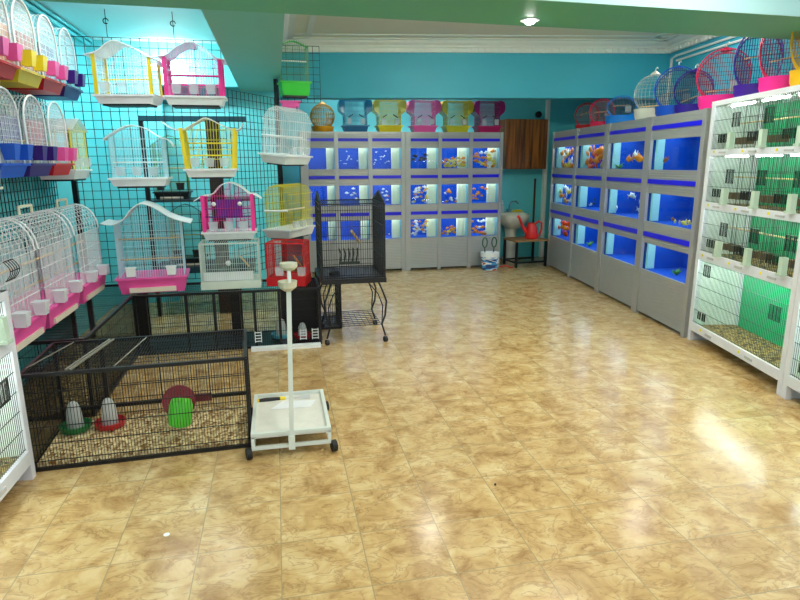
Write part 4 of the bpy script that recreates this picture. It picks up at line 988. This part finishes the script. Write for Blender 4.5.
for x, lab, s in ((2.89, 'green handled net in the paint bucket, left', -1), (2.99, 'green handled net in the paint bucket, right', 1)):
    n_ = thing('fish_net', lab, 'net', (x, 8.02, .02))
    MB().tube([(0, 0, 0), (s*.02, 0, .30)], .008, 6).build('rod', M_BLACK, n_)
    MB().tube([(s*.02+.035*sin(q), 0, .37-.07*cos(q)) for q in [2*pi*k/14 for k in range(14)]], .009, 6, closed=True).build('loop', GN, n_, True)
tag(MB().tube([(3.14, 8.12, .012), (3.22, 8.06, .04), (3.27, 8.03, .012), (3.32, 8.06, .012)], .010, 6).build('hose', M_RED, smooth=True), 'short red hose lying on the floor beside the paint bucket', 'hose')
tag(MB().lathe([(.05, 0), (.05, .03), (.03, .04)], n=16).build('wall_speaker', M_BLACKP, loc=(4.03, 8.99, 2.22)), 'small dark round fixture on the wall right of the brown cabinet', 'fixture')
bpy.data.objects['wall_speaker'].rotation_euler = (R(90), 0, 0); bpy.data.objects['wall_speaker'].name = 'wall_fixture'
tag(MB().bar((4.02, 8.97, .30), (4.02, 8.97, 1.25), .016, 8).build('wooden_stick', mat('dark_stick', (70, 46, 24), .6), smooth=True), 'dark wooden stick leaning on the wall right of the washbasin', 'stick')
# small things on the low white rack
c = thing('feeder_tray', 'white plastic feeder shelf on top of the low left rack', 'feeder', (-1.31, 2.86, .941))
MB().bx(-.1, .06, -.1, .12, .14, .155).bx(-.1, .02, -.06, .04, .0, .14).bx(-.1, .055, -.1, .1, .06, .07).build('body', M_WHITE, c)
m = MB()
for k in range(5): m.tube([(.075+.025*sin(pi*j/6), .12+.10*k/4, .04+.09*j/6) for j in range(7)], .002, 4)
m.tube([(.075, .12, .04), (.075, .22, .04)], .003).tube([(.075, .12, .13), (.075, .22, .13)], .003).tube([(.10, .12, .085), (.10, .22, .085)], .003).build('wire_ball', M_BLACK, c)
roof_cage('bird_cage', 'pale yellow cage with a cream tray hung low at the left photo border', 'bird cage', (XL, 3.49, 1.30), R(90), .36, .24, .08, [(-.2, .38), (0, .47), (.2, .38)], mat('cream_tray', (214, 222, 206), .4), mat('pale_yellow_wire', (240, 236, 170), .4), M_YWIRE, cups=2, perch=M_YEL, slot=False)
tag(MB().lathe([(.012, 0), (.013, .002), (.0, .003)], (-.52, 2.34, 0), 10).build('paper_scrap', M_WHITE), 'tiny white scrap on the floor tiles', 'scrap')
tag(MB().ball((.95, 2.42, .006), .006).build('pebble', M_BLACKP), 'tiny dark crumb on the floor tiles', 'crumb')

# ------------------------------------------------------------------ lights
def area(loc, rot, sx, sy, e, col=(1, 1, 1), shape='RECTANGLE'):
    l = bpy.data.lights.new('lamp', 'AREA'); l.shape = shape; l.size = sx; l.size_y = sy; l.energy = e; l.color = col
    o = bpy.data.objects.new('lamp', l); COL.objects.link(o); o.location = loc; o.rotation_euler = rot
def point(loc, e, r=.08, col=(1, .97, .91)):
    l = bpy.data.lights.new('lamp', 'POINT'); l.energy = e; l.shadow_soft_size = r; l.color = col
    o = bpy.data.objects.new('lamp', l); COL.objects.link(o); o.location = loc
point((1.5, 4.15, 2.72), 34); point((2.3, 4.15, 2.72), 32)  # unseen point lights added to brighten the recess ceiling and crown
area((1.6, 8.5, 2.7), (0, 0, 0), 2.2, .1, 11)  # added hidden light that lifts the back alcove and its cages
# tube lamp on the wall of the left bay, behind the grid
c = thing('tube_lamp', 'bright white tube lamp on the wall behind the top of the wire grid', 'lamp', (-1.02, 6.803, 2.47), R(0))
MB().tube([(-.17, 0, 0), (.17, 0, 0)], .032, 10).build('tube', emit('wall_tube', (250, 255, 255), 10), c, True)
MB().bx(-.19, .19, .03, .058, -.03, .03).build('holder', M_WHITE, c)
area((-1.02, 6.55, 2.47), (R(75), 0, 0), .35, .07, 9, (.95, 1, 1))  # unseen light added beside the tube to throw glare on the wall
area((-1.0, 5.95, 2.69), (R(0), 0, 0), .9, .2, 21, (.95, 1, 1))  # larger unseen light, added to brighten the wall behind the grid
area((-1.05, 4.3, 2.69), (0, 0, 0), .25, 1.2, 10, (.95, 1, 1))
for x, y in ((1.65, 6.3), (4.2, 5.9)): area((x, y, 2.94), (0, 0, 0), .08, .08, 6, (1, .97, .9), 'DISK')
for x, y in ((-.3, 1.2), (1.4, 1.2), (3.0, 1.2), (.6, 2.4), (2.2, 2.5), (3.2, -.4), (.6, -.4)): area((x, y, 2.74), (0, 0, 0), .3, .3, 11, (1, .97, .91), 'DISK')
w = bpy.data.worlds.new('world'); S.world = w; w.use_nodes = True
w.node_tree.nodes['Background'].inputs[0].default_value = (.80, .9, 1, 1); w.node_tree.nodes['Background'].inputs[1].default_value = 1.
S.view_settings.view_transform = 'Standard'; S.view_settings.look = 'None'; S.view_settings.gamma = 1; S.view_settings.exposure = .35
S.view_settings.use_curve_mapping = False
